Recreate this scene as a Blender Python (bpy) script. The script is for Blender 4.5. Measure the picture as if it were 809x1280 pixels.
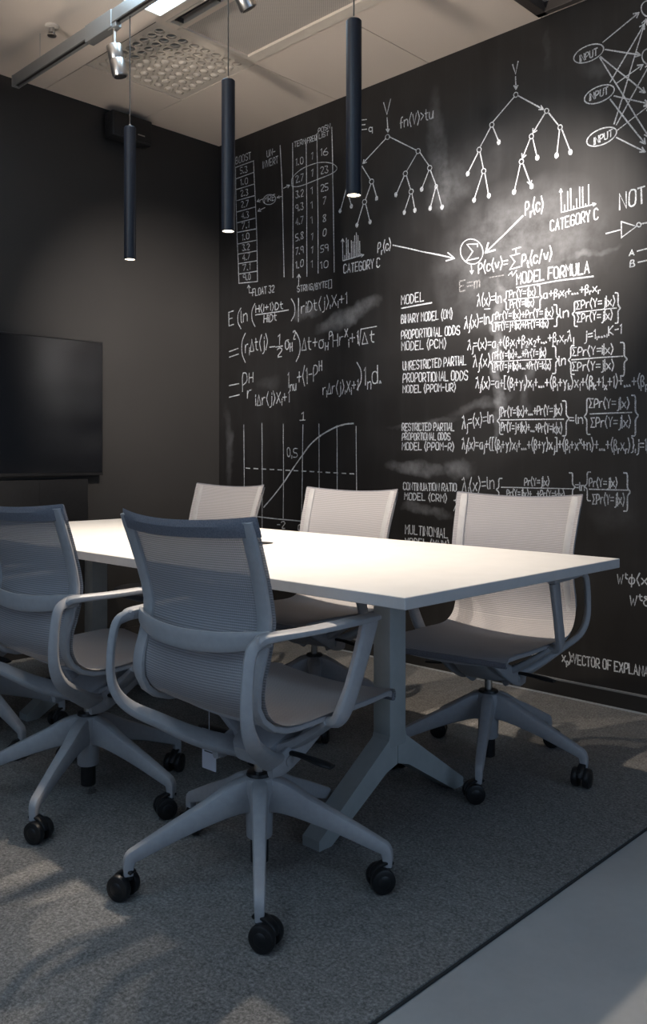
import bpy, bmesh, math, random
from mathutils import Vector, Matrix

random.seed(7)
R_ = math.radians
PI = math.pi
scn = bpy.context.scene
for o in list(bpy.data.objects):
    bpy.data.objects.remove(o, do_unlink=True)
COL = scn.collection

# ------------------------------------------------------------------ camera
CAM = Vector((4.209, -3.390, 1.025))
FPX, CX, HY = 1082.0, 404.5, 573.0
YAW = 44.27
cd = bpy.data.cameras.new('camera')
cam = bpy.data.objects.new('camera', cd)
COL.objects.link(cam)
cam.location = CAM
cam.rotation_euler = (R_(90), 0, R_(YAW))
cd.sensor_width = 36.0
cd.sensor_fit = 'AUTO'
cd.lens = 36.0 * FPX / 1280.0
cd.shift_y = -(640.0 - HY) / 1280.0
cd.clip_start = 0.05
scn.camera = cam

# ------------------------------------------------------------------ world, windows' daylight, exposure
w = bpy.data.worlds.new('world')
scn.world = w
w.use_nodes = True
bg = w.node_tree.nodes['Background']
bg.inputs['Color'].default_value = (0.55, 0.70, 1.0, 1)
bg.inputs['Strength'].default_value = 0.6


def area(name, loc, rot, sx, sy, power, col):
    l = bpy.data.lights.new(name, 'AREA')
    l.shape = 'RECTANGLE'
    l.size, l.size_y = sx, sy
    l.energy = power
    l.color = col
    o = bpy.data.objects.new(name, l)
    o.location = loc
    o.rotation_euler = rot
    COL.objects.link(o)
    return o


# daylight standing in the two window openings (behind the camera and to its right)
DAY = (0.42, 0.68, 1.0)
area('window_daylight', (3.4, -6.02, 1.55), (R_(90), 0, 0), 3.9, 1.9, 7, DAY)
area('window_daylight', (6.52, -2.2, 1.55), (R_(90), 0, R_(90)), 3.3, 1.9, 13, DAY)

vs = scn.view_settings
vs.view_transform = 'Standard'
vs.look = 'None'
vs.gamma = 1.0
vs.use_curve_mapping = False
vs.exposure = 0.0

# ------------------------------------------------------------------ camera-ray helpers (photo pixel -> point on a real plane)
_cy, _sy = math.cos(R_(YAW)), math.sin(R_(YAW))
RV = Vector((_cy, _sy, 0))
FV = Vector((-_sy, _cy, 0))


def ray(px, py):
    return FV + RV * ((px - CX) / FPX) + Vector((0, 0, 1)) * ((HY - py) / FPX)


def on_board(px, py):
    """point of the chalkboard wall (plane y = 0) seen at a photo pixel, as (x, z)"""
    r = ray(px, py)
    p = CAM + r * (-CAM.y / r.y)
    return (p.x, p.z)


# ------------------------------------------------------------------ materials
def mat(name, col=(0.5, 0.5, 0.5), rough=0.5, metal=0.0, spec=0.5, emit=None, strength=0.0):
    m = bpy.data.materials.new(name)
    m.use_nodes = True
    b = m.node_tree.nodes['Principled BSDF']
    b.inputs['Base Color'].default_value = (*col, 1)
    b.inputs['Roughness'].default_value = rough
    b.inputs['Metallic'].default_value = metal
    b.inputs['Specular IOR Level'].default_value = spec
    if emit:
        b.inputs['Emission Color'].default_value = (*emit, 1)
        b.inputs['Emission Strength'].default_value = strength
    return m


class NT:
    """little helper for node wiring"""
    def __init__(self, m):
        self.t = m.node_tree
        self.b = self.t.nodes['Principled BSDF']

    def n(self, typ, **kw):
        nd = self.t.nodes.new(typ)
        for k, v in kw.items():
            setattr(nd, k, v)
        return nd

    def l(self, a, b):
        self.t.links.new(a, b)

    def math(self, op, a, b=None, c=None, clamp=False):
        nd = self.n('ShaderNodeMath', operation=op)
        nd.use_clamp = clamp
        for i, v in enumerate((a, b, c)):
            if v is None:
                continue
            if isinstance(v, (int, float)):
                nd.inputs[i].default_value = v
            else:
                self.l(v, nd.inputs[i])
        return nd.outputs[0]

    def noise(self, vec, scale, detail=3, rough=0.5):
        nd = self.n('ShaderNodeTexNoise')
        nd.inputs['Scale'].default_value = scale
        nd.inputs['Detail'].default_value = detail
        nd.inputs['Roughness'].default_value = rough
        if vec is not None:
            self.l(vec, nd.inputs['Vector'])
        return nd.outputs['Fac']

    def ramp(self, fac, stops):
        nd = self.n('ShaderNodeValToRGB')
        e = nd.color_ramp.elements
        while len(e) < len(stops):
            e.new(0.5)
        for i, (p, c) in enumerate(stops):
            e[i].position = p
            e[i].color = (*c, 1) if len(c) == 3 else c
        self.l(fac, nd.inputs['Fac'])
        return nd.outputs['Color']

    def mix(self, fac, a, b):
        nd = self.n('ShaderNodeMix', data_type='RGBA')
        for sock, v in ((nd.inputs[0], fac), (nd.inputs[6], a), (nd.inputs[7], b)):
            if isinstance(v, (int, float)):
                sock.default_value = v
            elif isinstance(v, tuple):
                sock.default_value = (*v, 1)
            else:
                self.l(v, sock)
        return nd.outputs[2]

    def obj(self):
        return self.n('ShaderNodeTexCoord').outputs['Object']

    def bump(self, h, strength, dist):
        nd = self.n('ShaderNodeBump')
        nd.inputs['Strength'].default_value = strength
        nd.inputs['Distance'].default_value = dist
        self.l(h, nd.inputs['Height'])
        self.l(nd.outputs['Normal'], self.b.inputs['Normal'])


def speckled(name, c1, c2, scale, rough, bump=0.0, spec=0.4):
    m = mat(name, c1, rough, spec=spec)
    t = NT(m)
    o = t.obj()
    f = t.noise(o, scale, 4, 0.6)
    t.l(t.ramp(f, [(0.35, c1), (0.65, c2)]), t.b.inputs['Base Color'])
    if bump:
        t.bump(f, bump, 0.002)
    return m


M = {}
M['frame'] = speckled('grey_plastic', (0.335, 0.338, 0.355), (0.365, 0.368, 0.385), 60, 0.42)
M['black_plastic'] = speckled('black_plastic', (0.008, 0.008, 0.009), (0.013, 0.013, 0.014), 50, 0.38)
M['chrome'] = mat('polished_chrome', (0.60, 0.57, 0.54), 0.30, 1.0)
M['steel'] = mat('brushed_steel', (0.45, 0.44, 0.43), 0.32, 1.0)
M['table_top'] = speckled('white_laminate', (0.63, 0.625, 0.62), (0.66, 0.655, 0.65), 14, 0.45)
M['table_edge'] = speckled('white_edge_band', (0.50, 0.49, 0.49), (0.53, 0.52, 0.52), 30, 0.5)
M['table_leg'] = speckled('grey_green_steel', (0.36, 0.39, 0.39), (0.40, 0.43, 0.43), 20, 0.45)
M['pendant'] = speckled('blue_black_powder_coat', (0.009, 0.013, 0.022), (0.012, 0.017, 0.028), 160, 0.34, spec=0.45)
M['led'] = mat('warm_led', (1, 0.9, 0.75), 0.5, emit=(1.0, 0.84, 0.62), strength=9.0)
M['troffer_light'] = mat('daylight_diffuser', (1, 1, 1), 0.5, emit=(0.52, 0.77, 1.0), strength=6.0)
M['rail'] = mat('grey_rail', (0.33, 0.33, 0.32), 0.38, 0.6)
M['rail_dark'] = mat('rail_slot', (0.03, 0.022, 0.02), 0.5)
M['cord'] = mat('dark_cord', (0.05, 0.045, 0.042), 0.6)
M['white_paint'] = speckled('white_paint', (0.74, 0.655, 0.56), (0.77, 0.685, 0.59), 30, 0.6)
M['dark_paint'] = mat('dark_frame_paint', (0.06, 0.05, 0.045), 0.5)
M['tv_screen'] = mat('glossy_screen', (0.004, 0.004, 0.005), 0.14, spec=1.0)
M['tv_case'] = speckled('tv_case', (0.010, 0.010, 0.011), (0.014, 0.014, 0.015), 60, 0.4)
M['speaker'] = speckled('speaker_black', (0.016, 0.016, 0.017), (0.024, 0.024, 0.025), 90, 0.5)
M['paper'] = mat('white_card', (0.62, 0.64, 0.72), 0.7)
M['print'] = mat('black_print', (0.03, 0.03, 0.03), 0.7)
M['outer_wall'] = speckled('grey_wall_paint', (0.16, 0.155, 0.15), (0.18, 0.175, 0.17), 20, 0.7)
M['window_frame'] = mat('window_frame_grey', (0.25, 0.25, 0.26), 0.5)
M['strip'] = mat('pale_strip', (0.42, 0.44, 0.46), 0.5)
M['board_trim'] = mat('grey_ledge', (0.20, 0.21, 0.22), 0.6)

# ceiling tile: warm white with a fine mineral speckle
m = mat('ceiling_tile', (0.7, 0.6, 0.5), 0.85, spec=0.2)
t = NT(m)
o = t.obj()
f = t.noise(o, 220, 2, 0.7)
g = t.noise(o, 1.4, 2, 0.5)
c1 = t.ramp(f, [(0.3, (0.78, 0.67, 0.575)), (0.7, (0.83, 0.715, 0.62))])
c2 = t.mix(0.25, c1, t.ramp(g, [(0.3, (0.77, 0.67, 0.565)), (0.7, (0.84, 0.74, 0.64))]))
t.l(c2, t.b.inputs['Base Color'])
t.bump(f, 0.15, 0.001)
M['ceiling'] = m

# perforated metal ceiling panel: fine dot grid
m = mat('perforated_metal', (0.5, 0.45, 0.4), 0.6)
t = NT(m)
o = t.obj()
sp = t.n('ShaderNodeSeparateXYZ')
t.l(o, sp.inputs[0])
sx = t.math('SINE', t.math('MULTIPLY', sp.outputs[0], 2 * PI / 0.012))
sy = t.math('SINE', t.math('MULTIPLY', sp.outputs[1], 2 * PI / 0.012))
pr = t.math('MULTIPLY', sx, sy)
t.l(t.ramp(pr, [(0.35, (0.52, 0.47, 0.42)), (0.6, (0.30, 0.27, 0.24))]), t.b.inputs['Base Color'])
M['perforated'] = m

# carpet
m = mat('grey_carpet', (0.15, 0.15, 0.15), 0.95, spec=0.1)
t = NT(m)
o = t.obj()
f1 = t.noise(o, 130, 3, 0.8)
f2 = t.noise(o, 30, 3, 0.7)
f3 = t.noise(o, 2.2, 2, 0.5)
c1 = t.ramp(f1, [(0.36, (0.055, 0.054, 0.053)), (0.5, (0.20, 0.196, 0.19)), (0.66, (0.44, 0.43, 0.415))])
c2 = t.mix(0.32, c1, t.ramp(f2, [(0.34, (0.10, 0.098, 0.095)), (0.66, (0.33, 0.322, 0.312))]))
c3 = t.mix(0.22, c2, t.ramp(f3, [(0.3, (0.13, 0.128, 0.124)), (0.7, (0.23, 0.226, 0.22))]))
t.l(c3, t.b.inputs['Base Color'])
t.bump(f1, 0.7, 0.004)
M['carpet'] = m

# concrete
m = mat('polished_concrete', (0.3, 0.3, 0.3), 0.5, spec=0.35)
t = NT(m)
o = t.obj()
f1 = t.noise(o, 2.6, 5, 0.6)
f2 = t.noise(o, 60, 3, 0.6)
c1 = t.ramp(f1, [(0.3, (0.40, 0.40, 0.40)), (0.7, (0.50, 0.498, 0.49))])
t.l(t.mix(0.15, c1, t.ramp(f2, [(0.3, (0.22, 0.22, 0.22)), (0.7, (0.33, 0.33, 0.325))])), t.b.inputs['Base Color'])
M['concrete'] = m

# plain black wall
m = mat('black_wall_paint', (0.018, 0.017, 0.0165), 0.5, spec=0.4)
t = NT(m)
o = t.obj()
f1 = t.noise(o, 1.3, 3, 0.6)
f2 = t.noise(o, 90, 2, 0.6)
t.l(t.ramp(f1, [(0.3, (0.023, 0.0216, 0.0210)), (0.7, (0.028, 0.0264, 0.0254))]), t.b.inputs['Base Color'])
t.bump(f2, 0.08, 0.001)
M['black_wall'] = m

# chalkboard paint with rubbed-out chalk: cloudy film, vertical wipes, smears, and spotlight glow painted into the colour
m = mat('chalkboard_paint', (0.017, 0.016, 0.016), 0.5, spec=0.4)
t = NT(m)
o = t.obj()
sp = t.n('ShaderNodeSeparateXYZ')
t.l(o, sp.inputs[0])
X, Z = sp.outputs[0], sp.outputs[2]
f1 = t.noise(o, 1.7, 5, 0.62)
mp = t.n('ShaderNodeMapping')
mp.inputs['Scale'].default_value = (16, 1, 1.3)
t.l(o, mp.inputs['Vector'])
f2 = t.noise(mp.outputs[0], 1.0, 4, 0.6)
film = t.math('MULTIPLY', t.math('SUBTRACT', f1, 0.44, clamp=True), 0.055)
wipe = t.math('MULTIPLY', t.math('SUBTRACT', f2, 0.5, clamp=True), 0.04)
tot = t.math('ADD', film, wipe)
fs = t.noise(o, 11, 4, 0.65)
XW = t.math('ADD', X, t.math('MULTIPLY', t.math('SUBTRACT', t.noise(o, 6.5, 3, 0.6), 0.5), 0.16))
mp2 = t.n('ShaderNodeMapping')
mp2.inputs['Location'].default_value = (3.1, 1.7, 5.3)
t.l(o, mp2.inputs['Vector'])
ZW = t.math('ADD', Z, t.math('MULTIPLY', t.math('SUBTRACT', t.noise(mp2.outputs[0], 7.5, 3, 0.6), 0.5), 0.12))
fsm = t.math('MULTIPLY', t.math('SUBTRACT', fs, 0.22, clamp=True), 2.0)
# (photo centre, photo half size along, across, tilt on the wall in degrees, strength)
SMEARS_AND_GLOW = [((435, 395), 0.27, 0.062, 12, 0.15), ((385, 391), 0.12, 0.045, 8, 0.10),
          ((622, 450), 0.035, 0.42, 0, 0.12), ((660, 470), 0.035, 0.22, 0, 0.04),  # first upright streak: lamp glow painted in along with chalk dust
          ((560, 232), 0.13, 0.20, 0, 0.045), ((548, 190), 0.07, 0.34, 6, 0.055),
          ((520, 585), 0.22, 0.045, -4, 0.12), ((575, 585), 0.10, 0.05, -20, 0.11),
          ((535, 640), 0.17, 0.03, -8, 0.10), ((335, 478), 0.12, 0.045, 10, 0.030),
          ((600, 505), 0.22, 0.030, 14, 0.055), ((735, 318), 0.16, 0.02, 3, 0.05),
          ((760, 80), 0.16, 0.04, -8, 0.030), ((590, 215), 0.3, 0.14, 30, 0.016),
          ((286, 560), 0.05, 0.30, 0, 0.05), ((645, 320), 0.50, 0.36, 10, 0.15), ((770, 640), 0.12, 0.10, 20, 0.02),  # the broad ellipse paints the lamp's glow over the chalk haze
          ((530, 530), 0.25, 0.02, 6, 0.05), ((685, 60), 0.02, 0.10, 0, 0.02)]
for (pc, a, b, ang, s) in SMEARS_AND_GLOW:
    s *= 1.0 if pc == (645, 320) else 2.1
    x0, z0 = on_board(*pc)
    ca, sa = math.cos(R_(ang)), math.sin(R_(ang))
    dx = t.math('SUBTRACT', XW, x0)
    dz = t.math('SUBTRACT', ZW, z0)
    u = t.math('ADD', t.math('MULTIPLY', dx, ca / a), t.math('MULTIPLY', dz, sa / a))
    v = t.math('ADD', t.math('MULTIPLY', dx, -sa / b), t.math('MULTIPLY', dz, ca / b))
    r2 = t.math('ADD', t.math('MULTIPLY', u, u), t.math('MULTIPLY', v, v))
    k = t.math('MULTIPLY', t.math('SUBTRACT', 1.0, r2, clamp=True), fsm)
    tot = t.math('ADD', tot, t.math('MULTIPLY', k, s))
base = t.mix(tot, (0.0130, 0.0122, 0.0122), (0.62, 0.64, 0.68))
t.l(base, t.b.inputs['Base Color'])
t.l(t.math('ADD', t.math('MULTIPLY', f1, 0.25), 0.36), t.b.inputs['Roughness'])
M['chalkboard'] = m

# chalk line: powdery, broken where the board shows through
m = mat('white_chalk', (0.62, 0.62, 0.62), 0.95, spec=0.05)
t = NT(m)
o = t.obj()
f = t.noise(o, 260, 2, 0.7)
f2 = t.noise(o, 9, 2, 0.5)
t.l(t.math('ADD', t.math('MULTIPLY', t.math('SUBTRACT', f, 0.20, clamp=True), 2.6, clamp=True), 0.0, clamp=True), t.b.inputs['Alpha'])
t.l(t.ramp(f2, [(0.3, (0.44, 0.47, 0.51)), (0.7, (0.68, 0.72, 0.77))]), t.b.inputs['Base Color'])
M['chalk'] = m
m = mat('faint_chalk', (0.4, 0.4, 0.41), 0.95, spec=0.05)
t = NT(m)
o = t.obj()
f = t.noise(o, 200, 2, 0.7)
t.l(t.math('MULTIPLY', t.math('SUBTRACT', f, 0.25, clamp=True), 1.6, clamp=True), t.b.inputs['Alpha'])
M['faint_chalk'] = m


def fabric(name, c1, c2, hole):
    """woven mesh: ribs across, small see-through gaps between the threads"""
    m = mat(name, c1, 0.8, spec=0.25)
    t = NT(m)
    uv = t.n('ShaderNodeTexCoord').outputs['UV']
    sp = t.n('ShaderNodeSeparateXYZ')
    t.l(uv, sp.inputs[0])
    su = t.math('SINE', t.math('MULTIPLY', sp.outputs[0], 2 * PI / 0.0052))
    sv = t.math('SINE', t.math('MULTIPLY', sp.outputs[1], 2 * PI / 0.0060))
    pr = t.math('MULTIPLY', su, sv)
    col = t.ramp(t.math('ADD', t.math('MULTIPLY', sv, 0.5), 0.5), [(0.1, c1), (0.8, c2)])
    t.l(col, t.b.inputs['Base Color'])
    gap = t.math('MULTIPLY', t.math('SUBTRACT', pr, 0.05, clamp=True), 3.0, clamp=True)
    t.l(t.math('SUBTRACT', 1.0, t.math('MULTIPLY', gap, hole)), t.b.inputs['Alpha'])
    t.bump(t.math('ADD', su, sv), 0.4, 0.0008)
    return m


M['back_mesh'] = fabric('woven_mesh', (0.255, 0.250, 0.264), (0.385, 0.378, 0.396), 0.10)
M['seat_mesh'] = fabric('woven_seat_mesh', (0.27, 0.262, 0.272), (0.40, 0.39, 0.402), 0.12)
m = speckled('dense_grey_fabric', (0.125, 0.13, 0.155), (0.19, 0.195, 0.225), 330, 0.85, 0.4)
M['hem'] = m

# ------------------------------------------------------------------ object helpers


def obj(name, bm, m, parent=None, smooth=True, angle=35, recalc=True):
    if recalc:
        bmesh.ops.recalc_face_normals(bm, faces=bm.faces[:])
    me = bpy.data.meshes.new(name)
    bm.to_mesh(me)
    bm.free()
    mats = m if isinstance(m, (list, tuple)) else [m]
    for k in mats:
        me.materials.append(k)
    if smooth:
        for p in me.polygons:
            p.use_smooth = True
        try:
            me.set_sharp_from_angle(angle=R_(angle))
        except Exception:
            pass
    o = bpy.data.objects.new(name, me)
    COL.objects.link(o)
    if parent:
        o.parent = parent
    return o


def tag(o, label, cat, group=None):
    o['label'] = label
    o['category'] = cat
    if group:
        o['group'] = group
    return o


def thing(name, label, cat, loc=(0, 0, 0), rz=0.0, group=None):
    o = bpy.data.objects.new(name, None)
    o.empty_display_size = 0.1
    COL.objects.link(o)
    o.location = loc
    o.rotation_euler = (0, 0, rz)
    return tag(o, label, cat, group)


def struct(name, bm, m, parent=None, smooth=False):
    o = obj(name, bm, m, parent, smooth=smooth)
    if parent is None:
        o['kind'] = 'structure'
    return o


def box(bm, x0, x1, y0, y1, z0, z1, bevel=0.0, seg=2, mi=0):
    r = bmesh.ops.create_cube(bm, size=1.0)
    vv = r['verts']
    for v in vv:
        v.co = Vector(((x0 + x1) / 2 + v.co.x * (x1 - x0), (y0 + y1) / 2 + v.co.y * (y1 - y0), (z0 + z1) / 2 + v.co.z * (z1 - z0)))
    fs = {f for v in vv for f in v.link_faces}
    if bevel:
        es = list({e for v in vv for e in v.link_edges})
        rr = bmesh.ops.bevel(bm, geom=es, offset=bevel, segments=seg, affect='EDGES', profile=0.5)
        fs = set(rr['faces']) | {f for f in fs if f.is_valid}
    for f in fs:
        f.material_index = mi
    return bm


def cyl(bm, p0, p1, r0, r1=None, seg=20, bevel=0.0, mi=0):
    r1 = r0 if r1 is None else r1
    p0, p1 = Vector(p0), Vector(p1)
    d = (p1 - p0)
    L = d.length
    q = d.to_track_quat('Z', 'Y')
    rings = []
    prof = [(0, r0), (L, r1)]
    if bevel:
        prof = [(0, r0 - bevel), (bevel * .3, r0 - bevel * .3), (bevel, r0), (L - bevel, r1), (L - bevel * .3, r1 - bevel * .3), (L, r1 - bevel)]
    for (h, r) in prof:
        rings.append([bm.verts.new(p0 + q @ Vector((r * math.cos(2 * PI * k / seg), r * math.sin(2 * PI * k / seg), h))) for k in range(seg)])
    for a, b in zip(rings, rings[1:]):
        for k in range(seg):
            f = bm.faces.new((a[k], a[(k + 1) % seg], b[(k + 1) % seg], b[k]))
            f.material_index = mi
    for rr in (rings[0][::-1], rings[-1]):
        f = bm.faces.new(rr)
        f.material_index = mi
    return bm


def lathe(bm, prof, seg=28, center=(0, 0, 0)):
    c = Vector(center)
    rings = [[bm.verts.new(c + Vector((r * math.cos(2 * PI * k / seg), r * math.sin(2 * PI * k / seg), z))) for k in range(seg)] for r, z in prof]
    for a, b in zip(rings, rings[1:]):
        for k in range(seg):
            bm.faces.new((a[k], a[(k + 1) % seg], b[(k + 1) % seg], b[k]))
    bm.faces.new(rings[0][::-1])
    bm.faces.new(rings[-1])
    return bm


def catmull(pts, n):
    """n points along a Catmull-Rom curve through pts (tuples of any length)"""
    P = [Vector(p) for p in pts]
    P = [P[0] * 2 - P[1]] + P + [P[-1] * 2 - P[-2]]
    segs = len(P) - 3
    out = []
    for i in range(n):
        u = i / (n - 1) * segs
        k = min(int(u), segs - 1)
        t_ = u - k
        a, b, c, d = P[k], P[k + 1], P[k + 2], P[k + 3]
        out.append(0.5 * ((2 * b) + (c - a) * t_ + (2 * a - 5 * b + 4 * c - d) * t_ ** 2 + (3 * b - a - 3 * c + d) * t_ ** 3))
    return out


def sweep(bm, pts, wd, ht, side=(1, 0, 0), n=None, power=3.2, seg=14):
    """rounded-rectangle section swept along pts; wd along `side`, ht across; wd/ht may be lists per input point"""
    k = len(pts)
    wl = wd if isinstance(wd, (list, tuple)) else [wd] * k
    hl = ht if isinstance(ht, (list, tuple)) else [ht] * k
    if n:
        Q = [Vector(p) for p in catmull(pts, n)]
        W = [v[0] for v in catmull([(a, 0) for a in wl], n)]
        Hh = [v[0] for v in catmull([(a, 0) for a in hl], n)]
    else:
        Q, W, Hh = [Vector(p) for p in pts], wl, hl
    rings = []
    side = Vector(side)
    for i, p in enumerate(Q):
        tg = (Q[min(i + 1, len(Q) - 1)] - Q[max(i - 1, 0)]).normalized()
        s = (side - tg * side.dot(tg)).normalized()
        nn = tg.cross(s)
        ring = []
        for j in range(seg):
            a = 2 * PI * j / seg
            c, d = math.cos(a), math.sin(a)
            x = math.copysign(abs(c) ** (2 / power), c) * W[i] / 2
            y = math.copysign(abs(d) ** (2 / power), d) * Hh[i] / 2
            ring.append(bm.verts.new(p + s * x + nn * y))
        rings.append(ring)
    for a, b in zip(rings, rings[1:]):
        for j in range(seg):
            bm.faces.new((a[j], a[(j + 1) % seg], b[(j + 1) % seg], b[j]))
    bm.faces.new(rings[0][::-1])
    bm.faces.new(rings[-1])
    return bm


def B():
    return bmesh.new()


def copy_tree(o, parent=None):
    c = o.copy()
    COL.objects.link(c)
    if parent:
        c.parent = parent
    for ch in list(o.children):
        copy_tree(ch, c)
    return c


# ------------------------------------------------------------------ room shell
CEIL = 2.959
RX, RY = 6.5, -6.0
bm = B()
box(bm, -0.15, RX + .15, RY - .15, 0.15, -0.14, -0.009)
struct('floor', bm, M['concrete'])

bm = B()
box(bm, 0.0, RX + .15, 0.0, 0.15, -0.009, CEIL + .25)
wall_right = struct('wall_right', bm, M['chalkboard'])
bm = B()
box(bm, -0.15, 0.0, RY, 0.15, -0.009, CEIL + .25)
struct('wall_left', bm, M['black_wall'])


def wall_with_window(name, axis, pos, a0, a1, z0, z1, lo, hi, thick):
    bm = B()
    for (u0, u1, v0, v1) in ((lo, a0, -.009, CEIL + .25), (a1, hi, -.009, CEIL + .25), (a0, a1, -.009, z0), (a0, a1, z1, CEIL + .25)):
        if axis == 'y':
            box(bm, u0, u1, pos - thick, pos, v0, v1)
        else:
            box(bm, pos, pos + thick, u0, u1, v0, v1)
    return struct(name, bm, M['outer_wall'])


wall_with_window('wall_front', 'y', RY, 1.4, 5.4, .55, 2.55, -0.15, RX + .15, 0.15)
wall_with_window('wall_back', 'x', RX, -3.9, -0.5, .55, 2.55, RY, 0.0, 0.15)
bm = B()
for x in (1.425, 2.4, 3.4, 4.4, 5.375):
    box(bm, x - .025, x + .025, RY - .03, RY - .10, .55, 2.55)
for z in (.575, 2.525):
    box(bm, 1.4, 5.4, RY - .03, RY - .10, z - .025, z + .025)
struct('window_1', bm, M['window_frame'])
bm = B()
for y in (-3.875, -2.75, -1.65, -0.525):
    box(bm, RX + .03, RX + .10, y - .025, y + .025, .55, 2.55)
for z in (.575, 2.525):
    box(bm, RX + .03, RX + .10, -3.9, -0.5, z - .025, z + .025)
struct('window_2', bm, M['window_frame'])

# ceiling: 25 cm slab with real recesses and tile joints
TILE = (0.40, 1.00, -1.16, -0.58)      # round-nozzle air diffuser
LAMP = (1.045, 1.665, -1.765, -1.165)  # bright ceiling light
SLOT = (1.045, 2.20, -1.125, -1.065)   # linear slot grille
PANEL = (1.045, 2.20, -1.035, -0.665)  # perforated panel
HATCH = (2.245, 2.845, -0.62, -0.028)  # dark framed grille
JW = 0.004
JOINTS = [(0.0, 0.40, -1.16 - JW, -1.16), (0.0, 0.40, -0.58, -0.58 + JW), (1.62, 1.62 + JW, -0.58, 0.0), (1.0, 1.0 + JW, -0.58 + JW, 0.0),
          (0.40, 1.0, -1.164, -1.16), (0.0, 1.04, -1.77, -1.766), (2.24, 2.245, -0.62, 0.0)]
cuts = [TILE, LAMP, SLOT, PANEL, HATCH]
xs = sorted({-0.0, RX} | {c[0] for c in cuts + JOINTS} | {c[1] for c in cuts + JOINTS})
ys = sorted({RY, 0.0} | {c[2] for c in cuts + JOINTS} | {c[3] for c in cuts + JOINTS})


def cell_depth(x, y):
    for c in cuts:
        if c[0] < x < c[1] and c[2] < y < c[3]:
            return 0.12
    for c in JOINTS:
        if c[0] < x < c[1] and c[2] < y < c[3]:
            return 0.012
    return 0.0


bm = B()
dep = {}
for i in range(len(xs) - 1):
    for j in range(len(ys) - 1):
        dep[i, j] = cell_depth((xs[i] + xs[i + 1]) / 2, (ys[j] + ys[j + 1]) / 2)


def quad(bm, a, b, c, d, mi=0):
    f = bm.faces.new([bm.verts.new(p) for p in (a, b, c, d)])
    f.material_index = mi
    return f


for (i, j), d in dep.items():
    z = CEIL + d
    quad(bm, (xs[i], ys[j], z), (xs[i], ys[j + 1], z), (xs[i + 1], ys[j + 1], z), (xs[i + 1], ys[j], z))
    for (i2, j2, a, b) in ((i + 1, j, (xs[i + 1], ys[j]), (xs[i + 1], ys[j + 1])), (i, j + 1, (xs[i + 1], ys[j + 1]), (xs[i], ys[j + 1]))):
        d2 = dep.get((i2, j2))
        if d2 is not None and abs(d2 - d) > 1e-6:
            quad(bm, (*a, z), (*b, z), (*b, CEIL + d2), (*a, CEIL + d2))
# closed top of the slab
quad(bm, (0, RY, CEIL + .25), (RX, RY, CEIL + .25), (RX, 0, CEIL + .25), (0, 0, CEIL + .25))
ce = obj('ceiling', bm, M['ceiling'], smooth=False, recalc=False)
ce['kind'] = 'structure'

# skirting of the chalkboard wall, with its pale ledge and the thin strip on the floor
bm = B()
box(bm, 0.0, RX, -0.014, 0.0, 0.0, 0.068)
bs = struct('baseboard_right', bm, M['black_wall'])
bm = B()
box(bm, 0.0, RX, -0.016, 0.0, 0.068, 0.074)
obj('ledge', bm, M['board_trim'], bs, smooth=False)
bm = B()
box(bm, 0.0, 3.17, -0.020, -0.014, 0.0, 0.006)
obj('floor_strip', bm, M['strip'], bs, smooth=False)
bm = B()
box(bm, 0.0, 0.014, RY, -0.014, 0.0, 0.07)
struct('baseboard_left', bm, M['black_wall'])

# carpet laid over the concrete, cut edge parallel to the far wall
bm = B()
box(bm, 0.0, 3.17, RY + .02, 0.0, -0.009, 0.0)
cpt = obj('carpet', bm, M['carpet'], smooth=False)
tag(cpt, 'mottled grey carpet under the table and chairs, cut straight along the bare concrete', 'carpet')
bm = B()
sweep(bm, [(3.172, RY + .02, -0.006), (3.172, -0.02, -0.006)], 0.006, 0.006, side=(1, 0, 0), seg=8)
obj('carpet_edge', bm, mat('carpet_edge_dark', (0.03, 0.03, 0.03), 0.9), cpt)

# ------------------------------------------------------------------ meeting table
TX0, TX1, TY0, TY1, TZ = 0.545, 3.058, -1.962, -0.962, 0.731
tb = thing('meeting_table', 'long white rectangular meeting table on grey steel Y-shaped legs', 'table', (1.80, -1.462, 0))
ox, oy = 1.80, -1.462
bm = B()
box(bm, TX0 - ox, TX1 - ox, TY0 - oy, TY1 - oy, TZ - 0.027, TZ, 0.0015, 1)
for f in bm.faces:
    f.material_index = 0 if f.normal.z > 0.5 else 1
bmesh.ops.recalc_face_normals(bm, faces=bm.faces[:])
for f in bm.faces:
    f.material_index = 0 if f.normal.z > 0.5 else 1
obj('tabletop', bm, [M['table_top'], M['table_edge']], tb, smooth=False)


def table_leg(bm, x):
    # square column that splits into two splayed feet
    box(bm, x - .032, x + .032, -.036, .036, 0.200, TZ - .045, 0.004)
    for s in (-1, 1):
        vs8 = [[bm.verts.new((x + sx * .031, s * yy, zz)) for sx in (-1, 1)] for yy, zz in ((.036, .235), (.040, .222), (.322, .026), (.322, .0), (.275, .0), (.05, .135), (.001, .150), (.001, .235))]
        for k in range(8):
            bm.faces.new((vs8[k][0], vs8[k][1], vs8[(k + 1) % 8][1], vs8[(k + 1) % 8][0]))
        bm.faces.new([v[0] for v in vs8])
        bm.faces.new([v[1] for v in vs8][::-1])
    return bm


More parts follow.
